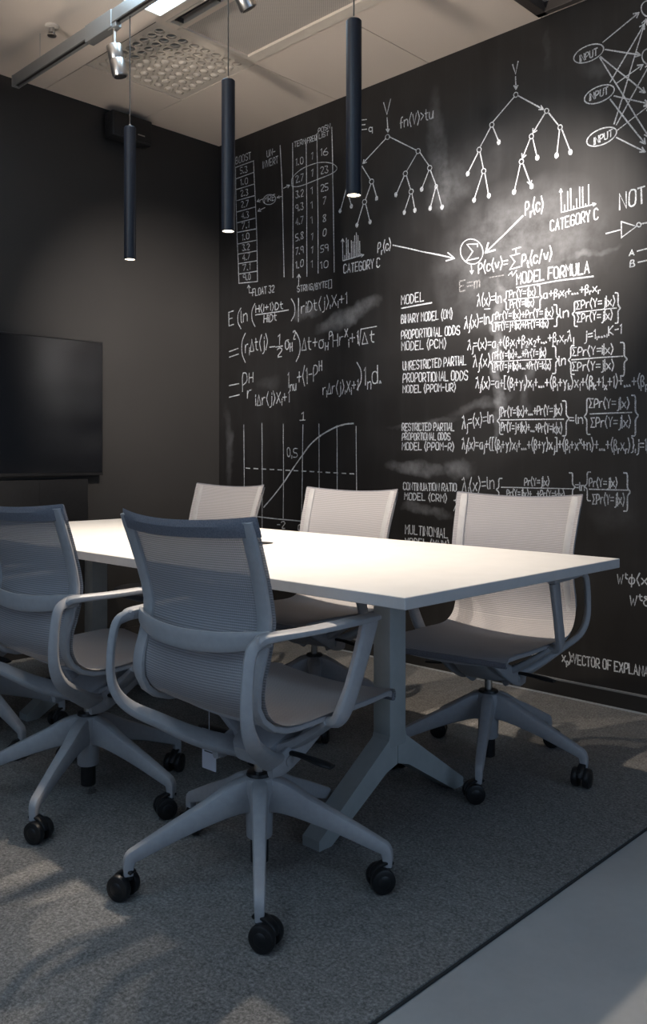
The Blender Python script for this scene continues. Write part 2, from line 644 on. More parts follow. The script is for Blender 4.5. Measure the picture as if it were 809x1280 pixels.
for x in (2.597 - ox, 1.0 - ox):
    obj('leg', table_leg(B(), x), M['table_leg'], tb)
bm = B()
for x in (2.597 - ox, 1.0 - ox):
    box(bm, x - .04, x + .04, -.40, .40, TZ - .047, TZ - .027, .003)
box(bm, 1.0 - ox, 2.597 - ox, -.14, -.09, TZ - .06, TZ - .027, .003)
box(bm, 1.0 - ox, 2.597 - ox, .09, .14, TZ - .06, TZ - .027, .003)
obj('under_frame', bm, M['table_leg'], tb)
bm = B()
for k in range(13):
    z0 = .01 + k * .052
    cyl(bm, (.24, -.02, z0), (.24, -.02, z0 + .047), .034, .034, 14, .006)
obj('cable_spine', bm, M['black_plastic'], tb)
bm = B()
lathe(bm, [(.048, TZ - .0005), (.048, TZ + .0012), (.043, TZ + .0016), (.040, TZ + .0008)], 28, (.155, .065, 0))
obj('cable_grommet', bm, M['black_plastic'], tb)

# ------------------------------------------------------------------ office chairs
CH = 'mesh office chairs around the meeting table'
WH = 0.216     # half distance of the side rails
PROF = [(.288, .412), (.290, .428), (.272, .441), (.21, .446), (.10, .443), (0, .440), (-.08, .437), (-.135, .443), (-.178, .467), (-.197, .505), (-.195, .548), (-.181, .592), (-.168, .645), (-.167, .69), (-.184, .76), (-.210, .838), (-.232, .900)]
NP = 72
PC = [(p[0], p[1]) for p in catmull(PROF, NP)]
ISPL = min(range(NP), key=lambda i: abs(PC[i][1] - .475) + (0 if PC[i][0] < -.1 else 9))
ZTOP = PC[-1][1]


def shell_pt(i, u):
    """surface point of the fabric; u in -1..1 across"""
    y, z = PC[i]
    k = 1 - u * u
    up = max(0.0, min(1.0, (z - .47) / .12)) if i > ISPL - 8 else 0.0
    y2 = y - .040 * k * up
    z2 = z - .014 * k * (1 - up) - (.014 * k * max(0, (z - .80) / .10) if z > .8 else 0)
    wd = WH + .010 + .010 * max(0, (z - .70) / .2) - (.02 * max(0, (y - .2) / .07) if y > .2 else 0)
    return Vector((u * wd, y2, z2))


def fabric_part(i0, i1, m, name, parent):
    bm = B()
    uvl = bm.loops.layers.uv.new('UVMap')
    NU = 16
    L = 0.0
    rows = []
    for i in range(i0, i1 + 1):
        if i > i0:
            L += math.dist(PC[i], PC[i - 1])
        rows.append([(bm.verts.new(shell_pt(i, -1 + 2 * k / NU)), (-WH + 2 * WH * k / NU, L)) for k in range(NU + 1)])
    for a, b in zip(rows, rows[1:]):
        for k in range(NU):
            q = (a[k], a[k + 1], b[k + 1], b[k])
            f = bm.faces.new([v[0] for v in q])
            for lp, v in zip(f.loops, q):
                lp[uvl].uv = v[1]
    return obj(name, bm, m, parent, recalc=False)


def behind(i, u, off):
    a, b = PC[max(i - 1, 0)], PC[min(i + 1, NP - 1)]
    ty, tz = b[0] - a[0], b[1] - a[1]
    L = math.hypot(ty, tz)
    return shell_pt(i, u) + Vector((0, -tz / L * off, ty / L * off))


def rail_bm(s):
    bm = B()
    pts, wl, hl = [], [], []
    for i in range(0, NP, 3):
        p = behind(i, s, .0125)
        pts.append((p.x - s * .021, p.y, p.z))
        wl.append(.040 if p.z > .50 else .030)
        hl.append(.017)
    p = behind(NP - 1, s, .0115)
    pts.append((p.x - s * .021, p.y, p.z - .004))
    wl.append(.036)
    hl.append(.015)
    return sweep(bm, pts, wl, hl, side=(1, 0, 0), seg=12, power=3)


def top_band_bm():
    """closed sleeve along the top edge"""
    bm = B()
    i0 = next(i for i in range(NP) if PC[i][1] > ZTOP - .052 and i > 40)
    NU = 18
    front, back = [], []
    for i in range(i0, NP):
        for off, dst in ((-.0012, front), (-.015, back)):
            row = []
            for k in range(NU + 1):
                p = shell_pt(i, (-1 + 2 * k / NU) * 1.012)
                e = 1.0
                if i == NP - 1:
                    e = .45
                if k in (0, NU):
                    e *= .5
                p.y += off * (e if off < -.01 else 1.0)
                row.append(bm.verts.new(p))
            dst.append(row)
    tp = []
    for k in range(NU + 1):
        p = shell_pt(NP - 1, (-1 + 2 * k / NU) * 1.0)
        tp.append(bm.verts.new(p + Vector((0, -.004, .004))))
    fr, bk = front + [tp], back + [tp]
    for g in (fr, bk):
        for a, b in zip(g, g[1:]):
            for k in range(NU):
                bm.faces.new((a[k], a[k + 1], b[k + 1], b[k]))
    for k in range(NU):
        bm.faces.new((front[0][k], front[0][k + 1], back[0][k + 1], back[0][k]))
    for k in (0, NU):
        for i in range(len(fr) - 2):
            bm.faces.new((fr[i][k], fr[i + 1][k], bk[i + 1][k], bk[i][k]))
        bm.faces.new((fr[-2][k], tp[k], bk[-2][k]))
    return bm


LEGR, CASR = 0.315, 0.318


def make_chair():
    ch = thing('office_chair', '', 'chair', group=CH)
    fabric_part(0, ISPL, M['seat_mesh'], 'seat', ch)
    fabric_part(ISPL, NP - 1, M['back_mesh'], 'backrest', ch)
    for s in (-1, 1):
        obj('side_rail', rail_bm(s), M['frame'], ch)
    obj('top_band', top_band_bm(), M['hem'], ch)
    # front lip of the seat
    bm = B()
    sweep(bm, [(x, .288, .414) for x in (-.195, -.1, 0, .1, .195)], .018, .014, side=(0, 0, 1), n=9)
    obj('seat_lip', bm, M['hem'], ch)
    # curved brace behind the back joining both arm nodes
    bm = B()
    sweep(bm, [(-.232, -.186, .641), (-.19, -.208, .634), (-.11, -.232, .624), (0, -.240, .619), (.11, -.232, .624), (.19, -.208, .634), (.232, -.186, .641)],
          [.034, .040, .046, .048, .046, .040, .034], .014, side=(0, 0, 1), n=25)
    obj('back_brace', bm, M['frame'], ch)
    for s in (-1, 1):
        # armrest: flat pad from the node at the back to the front
        bm = B()
        sweep(bm, [(s * .232, -.225, .638), (s * .240, -.205, .646), (s * .258, -.10, .648), (s * .266, .0, .650), (s * .268, .105, .652), (s * .268, .130, .650)],
              [.030, .040, .046, .046, .042, .026], [.022, .020, .017, .017, .017, .012], side=(1, 0, 0), n=22)
        obj('armrest', bm, M['frame'], ch)
        # slanted front strut
        bm = B()
        sweep(bm, [(s * .268, .100, .648), (s * .267, .088, .61), (s * .262, .050, .51), (s * .256, .022, .45), (s * .244, .012, .424), (s * .218, .010, .418)],
              [.022, .022, .022, .024, .026, .024], [.056, .052, .046, .046, .034, .024], side=(1, 0, 0), n=20)
        obj('arm_strut', bm, M['frame'], ch)
        # rear strut: down from the node, bends under the seat and runs to the mechanism
        bm = B()
        sweep(bm, [(s * .228, -.188, .643), (s * .236, -.228, .638), (s * .241, -.254, .618), (s * .243, -.266, .545), (s * .240, -.262, .475), (s * .224, -.230, .422), (s * .18, -.165, .378), (s * .125, -.085, .330), (s * .062, .008, .294)],
              [.018, .020, .020, .019, .020, .022, .024, .028, .030], [.026, .027, .026, .026, .030, .036, .043, .050, .050], side=(s * .75, -.66, 0), n=44)
        obj('back_strut', bm, M['frame'], ch)
        # front carrier: from the mechanism up to the seat rail
        bm = B()
        sweep(bm, [(s * .06, .02, .322), (s * .11, .026, .345), (s * .17, .024, .383), (s * .225, .016, .421)], [.060, .058, .054, .05], [.030, .026, .022, .018], side=(0, 1, 0), n=14)
        obj('seat_carrier', bm, M['frame'], ch)
    # mechanism housing under the seat: body, two side links with pivot bolts
    bm = B()
    sweep(bm, [(0, -.045, .303), (0, -.02, .312), (0, .05, .338), (0, .13, .375), (0, .215, .412)], [.08, .13, .15, .13, .17], [.036, .056, .070, .044, .018], side=(1, 0, 0), n=18, power=5)
    mech = obj('tilt_mechanism', bm, M['frame'], ch)
    for s in (-1, 1):
        bm = B()
        sweep(bm, [(s * .098, -.060, .296), (s * .100, -.01, .306), (s * .098, .08, .345), (s * .094, .15, .382), (s * .090, .212, .410)], .020, [.040, .056, .046, .034, .030], side=(1, 0, 0), n=18, power=3.4)
        obj('link', bm, M['frame'], mech)
        for (y, z) in ((.210, .409), (-.005, .306)):
            bm = B()
            cyl(bm, (s * .098, y, z), (s * .113, y, z), .014, .013, 18, .002)
            obj('pivot_bolt', bm, M['frame'], mech)
        # adjustment lever
        bm = B()
        sweep(bm, [(s * .10, .0, .324), (s * .145, .002, .324), (s * .20, .006, .320), (s * .232, .010, .317)], [.014, .018, .030, .024], [.010, .011, .012, .008], side=(0, 1, 0), n=14, power=2.6)
        obj('lever', bm, M['black_plastic'], ch)
    # seat pan frame visible from below
    bm = B()
    for yy in (-.09, .15):
        sweep(bm, [(-.21, yy, .428), (-.11, yy, .416), (0, yy, .412), (.11, yy, .416), (.21, yy, .428)], .030, .012, side=(0, 1, 0), n=13)
    obj('seat_crossbar', bm, M['frame'], ch)
    # gas lift
    bm = B()
    lathe(bm, [(.013, .245), (.013, .305), (.018, .306), (.018, .320)], 20)
    obj('gas_lift', bm, M['steel'], ch)
    bm = B()
    lathe(bm, [(.014, .243), (.031, .243), (.033, .248), (.031, .254), (.014, .256)], 24)
    obj('collar', bm, M['black_plastic'], ch)
    bm = B()
    lathe(bm, [(.030, .095), (.032, .098), (.034, .16), (.042, .20), (.046, .225), (.040, .244), (.030, .247)], 28)
    obj('base_hub', bm, M['frame'], ch)
    bm = B()
    lathe(bm, [(.020, .032), (.0225, .035), (.0225, .094), (.020, .097)], 20)
    obj('lift_cap', bm, M['black_plastic'], ch)
    # five legs; each mesh lies along +x, the object's rotation sets its place in the star
    first = None
    for k in range(5):
        if first is None:
            bm = B()
            sweep(bm, [(.020, 0, .203), (.06, 0, .198), (.12, 0, .176), (.20, 0, .146), (.295, 0, .106), (.314, 0, .096), (.3195, 0, .080), (.320, 0, .056)],
                  [.044, .042, .036, .031, .027, .025, .023, .020], [.090, .080, .060, .046, .033, .030, .026, .022], side=(0, 1, 0), n=30, power=4.5)
            first = obj('leg', bm, M['frame'], ch)
        else:
            c = first.copy()
            COL.objects.link(c)
    return ch


def set_base(ch, yaw, base, swivels):
    ch.rotation_euler = (0, 0, R_(yaw))
    legs = [c for c in ch.children if c.name.startswith('leg')]
    cas = [c for c in ch.children if c.name.startswith('caster')]
    for k, (lg, ca) in enumerate(zip(legs, cas)):
        a = R_(base - yaw + 72 * k)
        lg.rotation_euler = (0, 0, a)
        ca.location = (CASR * math.cos(a), CASR * math.sin(a), 0)
        ca.rotation_euler = (0, 0, R_(swivels[k] - yaw))


def make_casters(ch):
    for k in range(5):
        if k == 0:
            bm = B()
            cyl(bm, (0, 0, .046), (0, 0, .070), .009, .009, 14)
            # hood between the wheels and its axle
            sweep(bm, [(.012, 0, .062), (.006, 0, .066), (-.014, 0, .064), (-.034, 0, .050), (-.040, 0, .034)], [.020, .022, .024, .022, .016], .010, side=(0, 1, 0), n=12)
            cyl(bm, (-.016, -.022, .030), (-.016, .022, .030), .007, .007, 12)
            c0 = obj('caster', bm, M['black_plastic'], ch)
            wh = []
            for s in (-1, 1):
                bm = B()
                R0 = .030
                cyl(bm, (-.016, s * .008, R0), (-.016, s * .028, R0), R0, R0, 28, .005)
                cyl(bm, (-.016, s * .028, R0), (-.016, s * .030, R0), .016, .013, 20)
                wh.append(obj('wheel', bm, M['black_plastic'], c0))
        else:
            c = copy_tree(c0, ch)


proto = make_chair()
make_casters(proto)
CHAIRS = [
    # x, y, yaw, base angle, swivels, label
    (2.606, -1.972, 2, -41.5, (200, 60, 250, 130, 20), 'grey mesh chair nearest the camera, seen from behind, a white paper tag under it'),
    (1.856, -2.003, 3, 15.4, (70, 120, 30, 95, 200), 'grey mesh chair seen from behind at the left edge, left of the nearest chair'),
    (1.09, -2.02, 3, 5, (40, 100, 190, 10, 150), 'grey mesh chair cut off by the left edge, only a base leg and arm showing'),
    (2.585, -0.935, 188, 10.5, (100, 200, 30, 160, 50), 'grey mesh chair at the right, facing the camera, under the chalkboard formulas'),
    (1.795, -0.965, 185, 30, (20, 80, 160, 220, 300), 'grey mesh chair in the middle of the row along the chalkboard'),
    (0.985, -0.955, 183, 20, (120, 70, 10, 210, 330), 'grey mesh chair on the chalkboard side, nearest the room corner'),
]
chairs = []
for i, (x, y, yaw, base, sw, lab) in enumerate(CHAIRS):
    c = proto if i == 0 else copy_tree(proto)
    c.location = (x, y, 0)
    set_base(c, yaw, base, sw)
    c['label'] = lab
    chairs.append(c)
# paper tag that hangs only under the nearest chair
bm = B()
tx, ty = -.155, -.03
box(bm, tx - .027, tx + .027, ty - .0006, ty + .0006, .228, .330)
cyl(bm, (tx, ty, .330), (tx, ty, .412), .001, .001, 6)
for k, (a, b, z) in enumerate(((-.018, .004, .318), (-.018, -.002, .308), (-.018, .012, .288), (-.018, .006, .280), (-.018, .014, .272))):
    box(bm, tx + a, tx + b, ty - .0012, ty - .0004, z, z + (.006 if k < 2 else .003), mi=1)
tg = obj('paper_tag', bm, [M['paper'], M['print']], chairs[0], smooth=False)
tg['label'] = 'white paper tag with black print'
tg.rotation_euler = (0, 0, 0)

# ------------------------------------------------------------------ television and panel under it
tv = thing('television', 'large flat black television on the dark left wall', 'television', (0.003, -1.50, 1.295))
bm = B()
box(bm, .022, .060, -.645, .645, -.361, .361, .004)
obj('housing', bm, M['tv_case'], tv)
bm = B()
box(bm, .0595, .0605, -.637, .637, -.345, .353)
obj('screen', bm, M['tv_screen'], tv, smooth=False)
bm = B()
box(bm, .058, .0615, -.645, .645, -.361, -.349, .001)
obj('bottom_bezel', bm, M['steel'] if False else M['tv_case'], tv)
bm = B()
box(bm, 0.0, .022, -.25, .25, -.2, .2, .003)
obj('wall_bracket', bm, M['tv_case'], tv)
wp = thing('cable_cover', 'low black panel box on the wall under the television', 'panel', (0.003, -1.50, .64))
bm = B()
box(bm, 0.0, .05, -.56, .56, -.28, .275, .004)
obj('body', bm, M['tv_case'], wp)
bm = B()
for y in (-.28, .0, .28):
    box(bm, .0495, .0508, y - .002, y + .002, -.27, .265)
obj('panel_seam', bm, M['black_plastic'], wp, smooth=False)

# wall speaker high in the corner
sk = thing('wall_speaker', 'black box loudspeaker high on the left wall under the ceiling', 'speaker', (0.0, -.70, 2.855))
bm = B()
box(bm, .03, .115, -.128, .128, -.072, .066, .008)
obj('cabinet', bm, M['speaker'], sk)
bm = B()
box(bm, .1145, .119, -.118, .118, -.064, .058, .003)
obj('grille', bm, M['black_plastic'], sk)
bm = B()
box(bm, .1195, .1205, .03, .075, -.035, -.029)
obj('badge', bm, M['steel'], sk, smooth=False)
bm = B()
box(bm, .0, .032, -.05, .05, -.04, .04, .004)
obj('wall_bracket', bm, M['black_plastic'], sk)

# ------------------------------------------------------------------ ceiling fittings
# air diffuser with round nozzles
df = thing('air_diffuser', 'square cream ceiling diffuser with rows of round air nozzles', 'vent', ((TILE[0] + TILE[1]) / 2, (TILE[2] + TILE[3]) / 2, CEIL))
hx, hy = (TILE[1] - TILE[0]) / 2, (TILE[3] - TILE[2]) / 2
bm = B()
HR, HS = .0235, 24
NXH, NYH = 9, 8
cells = []
mx, my = .035, .03
cwx, cwy = (2 * hx - 2 * mx) / NXH, (2 * hy - 2 * my) / NYH
for i in range(NXH):
    for j in range(NYH):
        cx0, cy0 = -hx + mx + (i + .5) * cwx, -hy + my + (j + .5) * cwy
        cells.append((cx0, cy0))
        outer, inner, up = [], [], []
        for k in range(HS):
            a = 2 * PI * k / HS
            c, s = math.cos(a), math.sin(a)
            mxx = max(abs(c) / (cwx / 2), abs(s) / (cwy / 2))
            outer.append(bm.verts.new((cx0 + c / mxx, cy0 + s / mxx, 0.002)))
            inner.append(bm.verts.new((cx0 + c * HR, cy0 + s * HR, 0.002)))
            up.append(bm.verts.new((cx0 + c * HR, cy0 + s * HR, 0.014)))
        for k in range(HS):
            k2 = (k + 1) % HS
            bm.faces.new((outer[k], inner[k], inner[k2], outer[k2]))
            bm.faces.new((inner[k], up[k], up[k2], inner[k2]))
for (x0, x1, y0, y1) in ((-hx + .003, -hx + mx, -hy + .003, hy - .003), (hx - mx, hx - .003, -hy + .003, hy - .003), (-hx + mx, hx - mx, -hy + .003, -hy + my), (-hx + mx, hx - mx, hy - my, hy - .003)):
    quad(bm, (x0, y0, .002), (x0, y1, .002), (x1, y1, .002), (x1, y0, .002))
obj('face_plate', bm, M['white_paint'], df, smooth=False, recalc=False)
bm = B()
box(bm, -hx + .004, hx - .004, -hy + .004, hy - .004, .06, .10)
obj('plenum', bm, mat('diffuser_dark', (0.10, 0.085, 0.07), 0.8), df, smooth=False)
noz = None
for n_, (cx0, cy0) in enumerate(cells):
    if noz is None:
        bm = B()
        # domed nozzle, tilted in its hole so that one side stays open
        lathe(bm, [(.0225, .0), (.0215, -.004), (.017, -.0085), (.010, -.0115), (.003, -.0125)], 20)
        bmesh.ops.transform(bm, matrix=Matrix.Rotation(R_(0), 4, 'X'), verts=bm.verts[:])
        noz = obj('nozzle', bm, M['white_paint'], df)
        nz = noz
    else:
        nz = noz.copy()
        COL.objects.link(nz)
    nz.location = (cx0, cy0, .008)
    # the half towards the lamp is swung open, the half towards the corner is closed
    d = cx0 * .9 - cy0 * .75 + random.uniform(-.03, .03)
    if d > .02:
        nz.rotation_euler = (R_(random.uniform(48, 62)), 0, R_(45 + random.uniform(-12, 12)))
        nz.location.z = .014
    else:
        nz.rotation_euler = (R_(random.uniform(-8, 8)), R_(random.uniform(-8, 8)), 0)

# bright recessed ceiling light
cl = thing('ceiling_light', 'bright cool white recessed ceiling light at the top edge', 'ceiling light', ((LAMP[0] + LAMP[1]) / 2, (LAMP[2] + LAMP[3]) / 2, CEIL))
hx, hy = (LAMP[1] - LAMP[0]) / 2, (LAMP[3] - LAMP[2]) / 2
bm = B()
for (x0, x1, y0, y1) in ((-hx, -hx + .018, -hy, hy), (hx - .018, hx, -hy, hy), (-hx, hx, -hy, -hy + .018), (-hx, hx, hy - .018, hy)):
    box(bm, x0, x1, y0, y1, -.004, .03)
obj('frame', bm, M['white_paint'], cl, smooth=False)
bm = B()
box(bm, -hx + .018, hx - .018, -hy + .018, hy - .018, .012, .02)
obj('diffuser', bm, M['troffer_light'], cl, smooth=False)

for (lx_, ly_) in ((2.5, -3.3), (3.8, -3.3), (2.5, -4.5), (3.8, -4.5)):   # unseen ceiling lights added for the cool tone of the floor
    c2 = copy_tree(cl)
    c2.location = (lx_, ly_, CEIL - .022)
    c2['label'] = 'added cool white ceiling light out of view'
    c2['group'] = 'added ceiling lights out of view'

# floor uplighter added out of view, only to brighten the ceiling over the table
ul = thing('added_uplighter', 'tall floor uplighter added out of view to brighten the ceiling', 'added floor lamp', (1.7, -4.3, 0))
bm = B()
lathe(bm, [(.15, 0), (.16, .005), (.16, .018), (.02, .03), (.016, .05), (.016, 1.66), (.012, 1.68)], 28)
obj('stand', bm, M['steel'], ul)
ud = Vector((.06, math.cos(R_(25)), math.sin(R_(25)))).normalized()
bm = B()
cyl(bm, Vector((0, 0, 1.72)) - ud * .10, Vector((0, 0, 1.72)) + ud * .06, .045, .075, 32, .004)
obj('head', bm, M['steel'], ul)
upl = bpy.data.lights.new('added_uplight', 'SPOT')
upl.energy = 290
upl.spot_size = R_(62)
upl.spot_blend = 0.8
upl.color = (1.0, .92, .83)
upl.shadow_soft_size = .07
uo = bpy.data.objects.new('added_uplight', upl)
COL.objects.link(uo)
uo.parent = ul
uo.location = Vector((0, 0, 1.72)) + ud * .075
uo.rotation_euler = ud.to_track_quat('-Z', 'Y').to_euler()

# slot grille
sg = thing('slot_grille', 'narrow ceiling slot grille with dark gaps beside the light', 'vent', ((SLOT[0] + SLOT[1]) / 2, (SLOT[2] + SLOT[3]) / 2, CEIL))
hx, hy = (SLOT[1] - SLOT[0]) / 2, (SLOT[3] - SLOT[2]) / 2
bm = B()
for (x0, x1, y0, y1) in ((-hx - .012, -hx + .006, -hy - .010, hy + .010), (hx - .006, hx + .012, -hy - .010, hy + .010), (-hx, hx, -hy - .010, -hy + .004), (-hx, hx, hy - .004, hy + .010)):
    box(bm, x0, x1, y0, y1, -.004, .02, .001)
obj('frame', bm, M['white_paint'], sg, smooth=False)
bm = B()
box(bm, -hx + .004, hx - .004, -hy + .004, hy - .004, .05, .055)
obj('dark_backing', bm, M['dark_paint'], sg, smooth=False)
bm = B()
for k in range(5):
    x = -hx + .03 + k * .26
    box(bm, x, x + .004, -hy + .004, hy - .004, .0, .02)
box(bm, -hx + .006, hx - .006, -.003, .003, .012, .03)
obj('divider', bm, M['dark_paint'], sg, smooth=False)

# perforated panel with pale frame
pp = thing('perforated_ceiling_panel', 'grey finely perforated ceiling panel in a pale raised frame', 'ceiling panel', ((PANEL[0] + PANEL[1]) / 2, (PANEL[2] + PANEL[3]) / 2, CEIL))
hx, hy = (PANEL[1] - PANEL[0]) / 2, (PANEL[3] - PANEL[2]) / 2
bm = B()
box(bm, -hx + .002, hx - .002, -hy + .002, hy - .002, .006, .02)
obj('panel_face', bm, M['perforated'], pp, smooth=False)
bm = B()
box(bm, -hx - .03, hx, hy, hy + .065, -.005, .0, .002)
box(bm, -hx - .035, -hx, -hy - .02, hy + .065, -.004, .0, .001)
obj('frame', bm, M['white_paint'], pp, smooth=False)

# dark framed grille beside the chalkboard
hg = thing('ceiling_grille', 'square ceiling grille in a dark frame above the chalkboard, cut by the top edge', 'vent', ((HATCH[0] + HATCH[1]) / 2, (HATCH[2] + HATCH[3]) / 2, CEIL))
hx, hy = (HATCH[1] - HATCH[0]) / 2, (HATCH[3] - HATCH[2]) / 2
bm = B()
for (x0, x1, y0, y1) in ((-hx, -hx + .045, -hy, hy), (hx - .045, hx, -hy, hy), (-hx, hx, -hy, -hy + .03), (-hx, hx, hy - .03, hy)):
    box(bm, x0, x1, y0, y1, -.012, .05, .002)
obj('frame', bm, M['dark_paint'], hg, smooth=False)
bm = B()
box(bm, -hx + .04, hx - .04, -hy + .03, hy - .03, .03, .04)
obj('mesh_face', bm, M['perforated'], hg, smooth=False)

# sprinkler
sr = thing('fire_sprinkler', 'small round white sprinkler head on the ceiling at the upper left', 'sprinkler', (.64, -1.468, CEIL))
bm = B()
lathe(bm, [(.030, 0.0), (.032, -.004), (.028, -.009), (.018, -.011)], 24)
obj('escutcheon', bm, M['white_paint'], sr)
bm = B()
lathe(bm, [(.010, -.010), (.010, -.026), (.014, -.028), (.014, -.032)], 16)
for s in (-1, 1):
    sweep(bm, [(s * .010, 0, -.012), (s * .016, 0, -.028), (s * .010, 0, -.044)], .004, .004, side=(0, 1, 0), n=8)
lathe(bm, [(.004, -.043), (.020, -.044), (.020, -.047), (.004, -.048)], 18)
obj('sprinkler_head', bm, M['chrome'], sr)

# ------------------------------------------------------------------ lighting track, spots and pendants
TRY, TRZ = -1.47, 2.80
tr = thing('lighting_track', 'grey metal lighting track hung under the ceiling by thin wires', 'lighting track', (.30, TRY, TRZ))
TL = 4.2
bm = B()
box(bm, 0, TL, -.018, .018, .010, .036, .002)
for s in (-1, 1):
    box(bm, 0, TL, min(s * .010, s * .018), max(s * .010, s * .018), -.016, .012, .001)
obj('rail', bm, M['rail'], tr, smooth=False)
bm = B()
box(bm, .002, TL - .002, -.010, .010, -.008, .011)
obj('conductor_slot', bm, M['rail_dark'], tr, smooth=False)
bm = B()
box(bm, -.006, .002, -.019, .019, -.017, .037, .002)
obj('end_cap', bm, M['rail'], tr, smooth=False)
for x in (.235, 2.2, 4.0):
    bm = B()
    cyl(bm, (x, 0, .036), (x, 0, .048), .006, .003, 10)
    cyl(bm, (x, 0, .048), (x, 0, CEIL - TRZ), .0012, .0012, 6)
    obj('suspension_wire', bm, M['steel'], tr)
bm = B()
box(bm, .66, .86, -.021, .021, -.034, .038, .003)
obj('power_feed', bm, M['rail'], tr, smooth=False)
bm = B()
sweep(bm, [(.86, .0, .03), (.90, .015, .055), (.98, .03, .06), (1.08, .035, .09), (1.18, .03, CEIL - TRZ)], .006, .006, side=(0, 1, 0), n=24, seg=8)
obj('feed_cable', bm, M['white_paint'], tr)


def spot_light(parent, loc, direction, power, size, blend, col, radius=.02):
    l = bpy.data.lights.new('spot_beam', 'SPOT')
    l.energy = power
    l.spot_size = R_(size)
    l.spot_blend = blend
    l.color = col
    l.shadow_soft_size = radius
    o = bpy.data.objects.new('spot_beam', l)
    COL.objects.link(o)
    o.parent = parent
    o.location = loc
    o.rotation_euler = Vector(direction).to_track_quat('-Z', 'Y').to_euler()
    return o


WARM = (1.0, 0.85, 0.69)


M['lens'] = mat('dark_lens', (0.02, 0.02, 0.022), 0.15)


def track_spot(x, aim, label, power, size, blend, L=.125):
    """adapter on the rail, short stem, yoke and a polished cylinder aimed along `aim`"""
    st = thing('track_spotlight', label, 'spotlight', (x, TRY, TRZ - .016), group='polished spotlights on the track')
    bm = B()
    box(bm, -.03, .03, -.014, .014, -.022, -.0005, .003)
    obj('adapter', bm, M['rail'], st, smooth=False)
    bm = B()
    cyl(bm, (0, 0, -.02), (0, 0, -.085), .007, .007, 14)
    cyl(bm, (0, 0, -.080), (0, 0, -.105), .011, .011, 16, .003)
    obj('stem', bm, M['chrome'], st)
    d = Vector(aim).normalized()
    p0 = Vector((0, 0, -.098)) - d * .012
    bm = B()
    R0 = .031
    cyl(bm, p0, p0 + d * (L * .45), R0, R0, 32, .003)
    cyl(bm, p0 + d * (L * .455), p0 + d * L, R0, R0, 32, .003)
    cyl(bm, p0 + d * (L * .44), p0 + d * (L * .47), R0 * .965, R0 * .965, 32)
    obj('lamp_body', bm, M['chrome'], st)
    bm = B()
    cyl(bm, p0 + d * (L - .002), p0 + d * (L + .001), R0 * .8, R0 * .8, 24)
    obj('lens', bm, M['led'] if power else M['lens'], st)
    if power:
        spot_light(st, p0 + d * (L + .004), d, power, size, blend, (1.0, .90, .81), .022)
    return st


track_spot(1.155, (.07, .20, -1.0), 'polished spotlight on a short stem, nearest the hanging end of the track', 0, 130, 1.0)
track_spot(1.905, (.10, .50, -.80), 'polished spotlight tilted to the chalkboard, cut by the top edge above the middle pendant', 0, 90, 1.0)
# two unseen heads added to light the chalkboard and the room corner
hx_, hz_ = 2.75, TRZ - .12
track_spot(hx_, (2.08 - hx_, 1.47, 1.90 - hz_), 'added polished spotlight on the track beyond the top edge, aimed at the chalkboard', 640, 54, 1.0)
hx_ = 2.38
track_spot(hx_, (0.0 - hx_, 1.10, 1.50 - hz_), 'added polished spotlight on the track beyond the top edge, aimed at the room corner', 520, 46, 1.0)

PN = 'slim dark pendants over the table'
for (px, lab) in ((1.254, 'slim dark pendant tube hanging farthest left, in front of the plain black wall'),
                  (1.866, 'slim dark pendant tube hanging between the other two, in front of the room corner'),
                  (2.457, 'slim dark pendant tube hanging nearest the camera, in front of the chalkboard')):
    pd = thing('pendant_lamp', lab, 'pendant lamp', (px, -1.462, 1.815), group=PN)
    bm = B()
    H_ = .527
    prof_out = [(.0215, 0.0), (.0235, .002), (.0235, H_ - .003), (.021, H_)]
    seg = 32
    rings = [[bm.verts.new((r * math.cos(2 * PI * k / seg), r * math.sin(2 * PI * k / seg), z)) for k in range(seg)] for r, z in [(.0195, .010), (.0205, .0)] + prof_out[1:]]
    for a, b in zip(rings, rings[1:]):
        for k in range(seg):
            bm.faces.new((a[k], a[(k + 1) % seg], b[(k + 1) % seg], b[k]))
    bm.faces.new(rings[-1])
    obj('tube', bm, M['pendant'], pd)
    bm = B()
    cyl(bm, (0, 0, .003), (0, 0, .008), .0200, .0200, 28)
    obj('led_disc', bm, M['led'], pd)
    bm = B()
    cyl(bm, (0, 0, H_), (0, 0, H_ + .012), .006, .004, 14)
    obj('cord_grip', bm, M['chrome'], pd)
    bm = B()
    cyl(bm, (0, 0, H_ + .012), (0, 0, TRZ - .016 - 1.815), .0022, .0022, 8)
    obj('cord', bm, M['cord'], pd)
    spot_light(pd, (0, 0, -.004), (0, 0, -1), 60, 150, .9, WARM, .017)

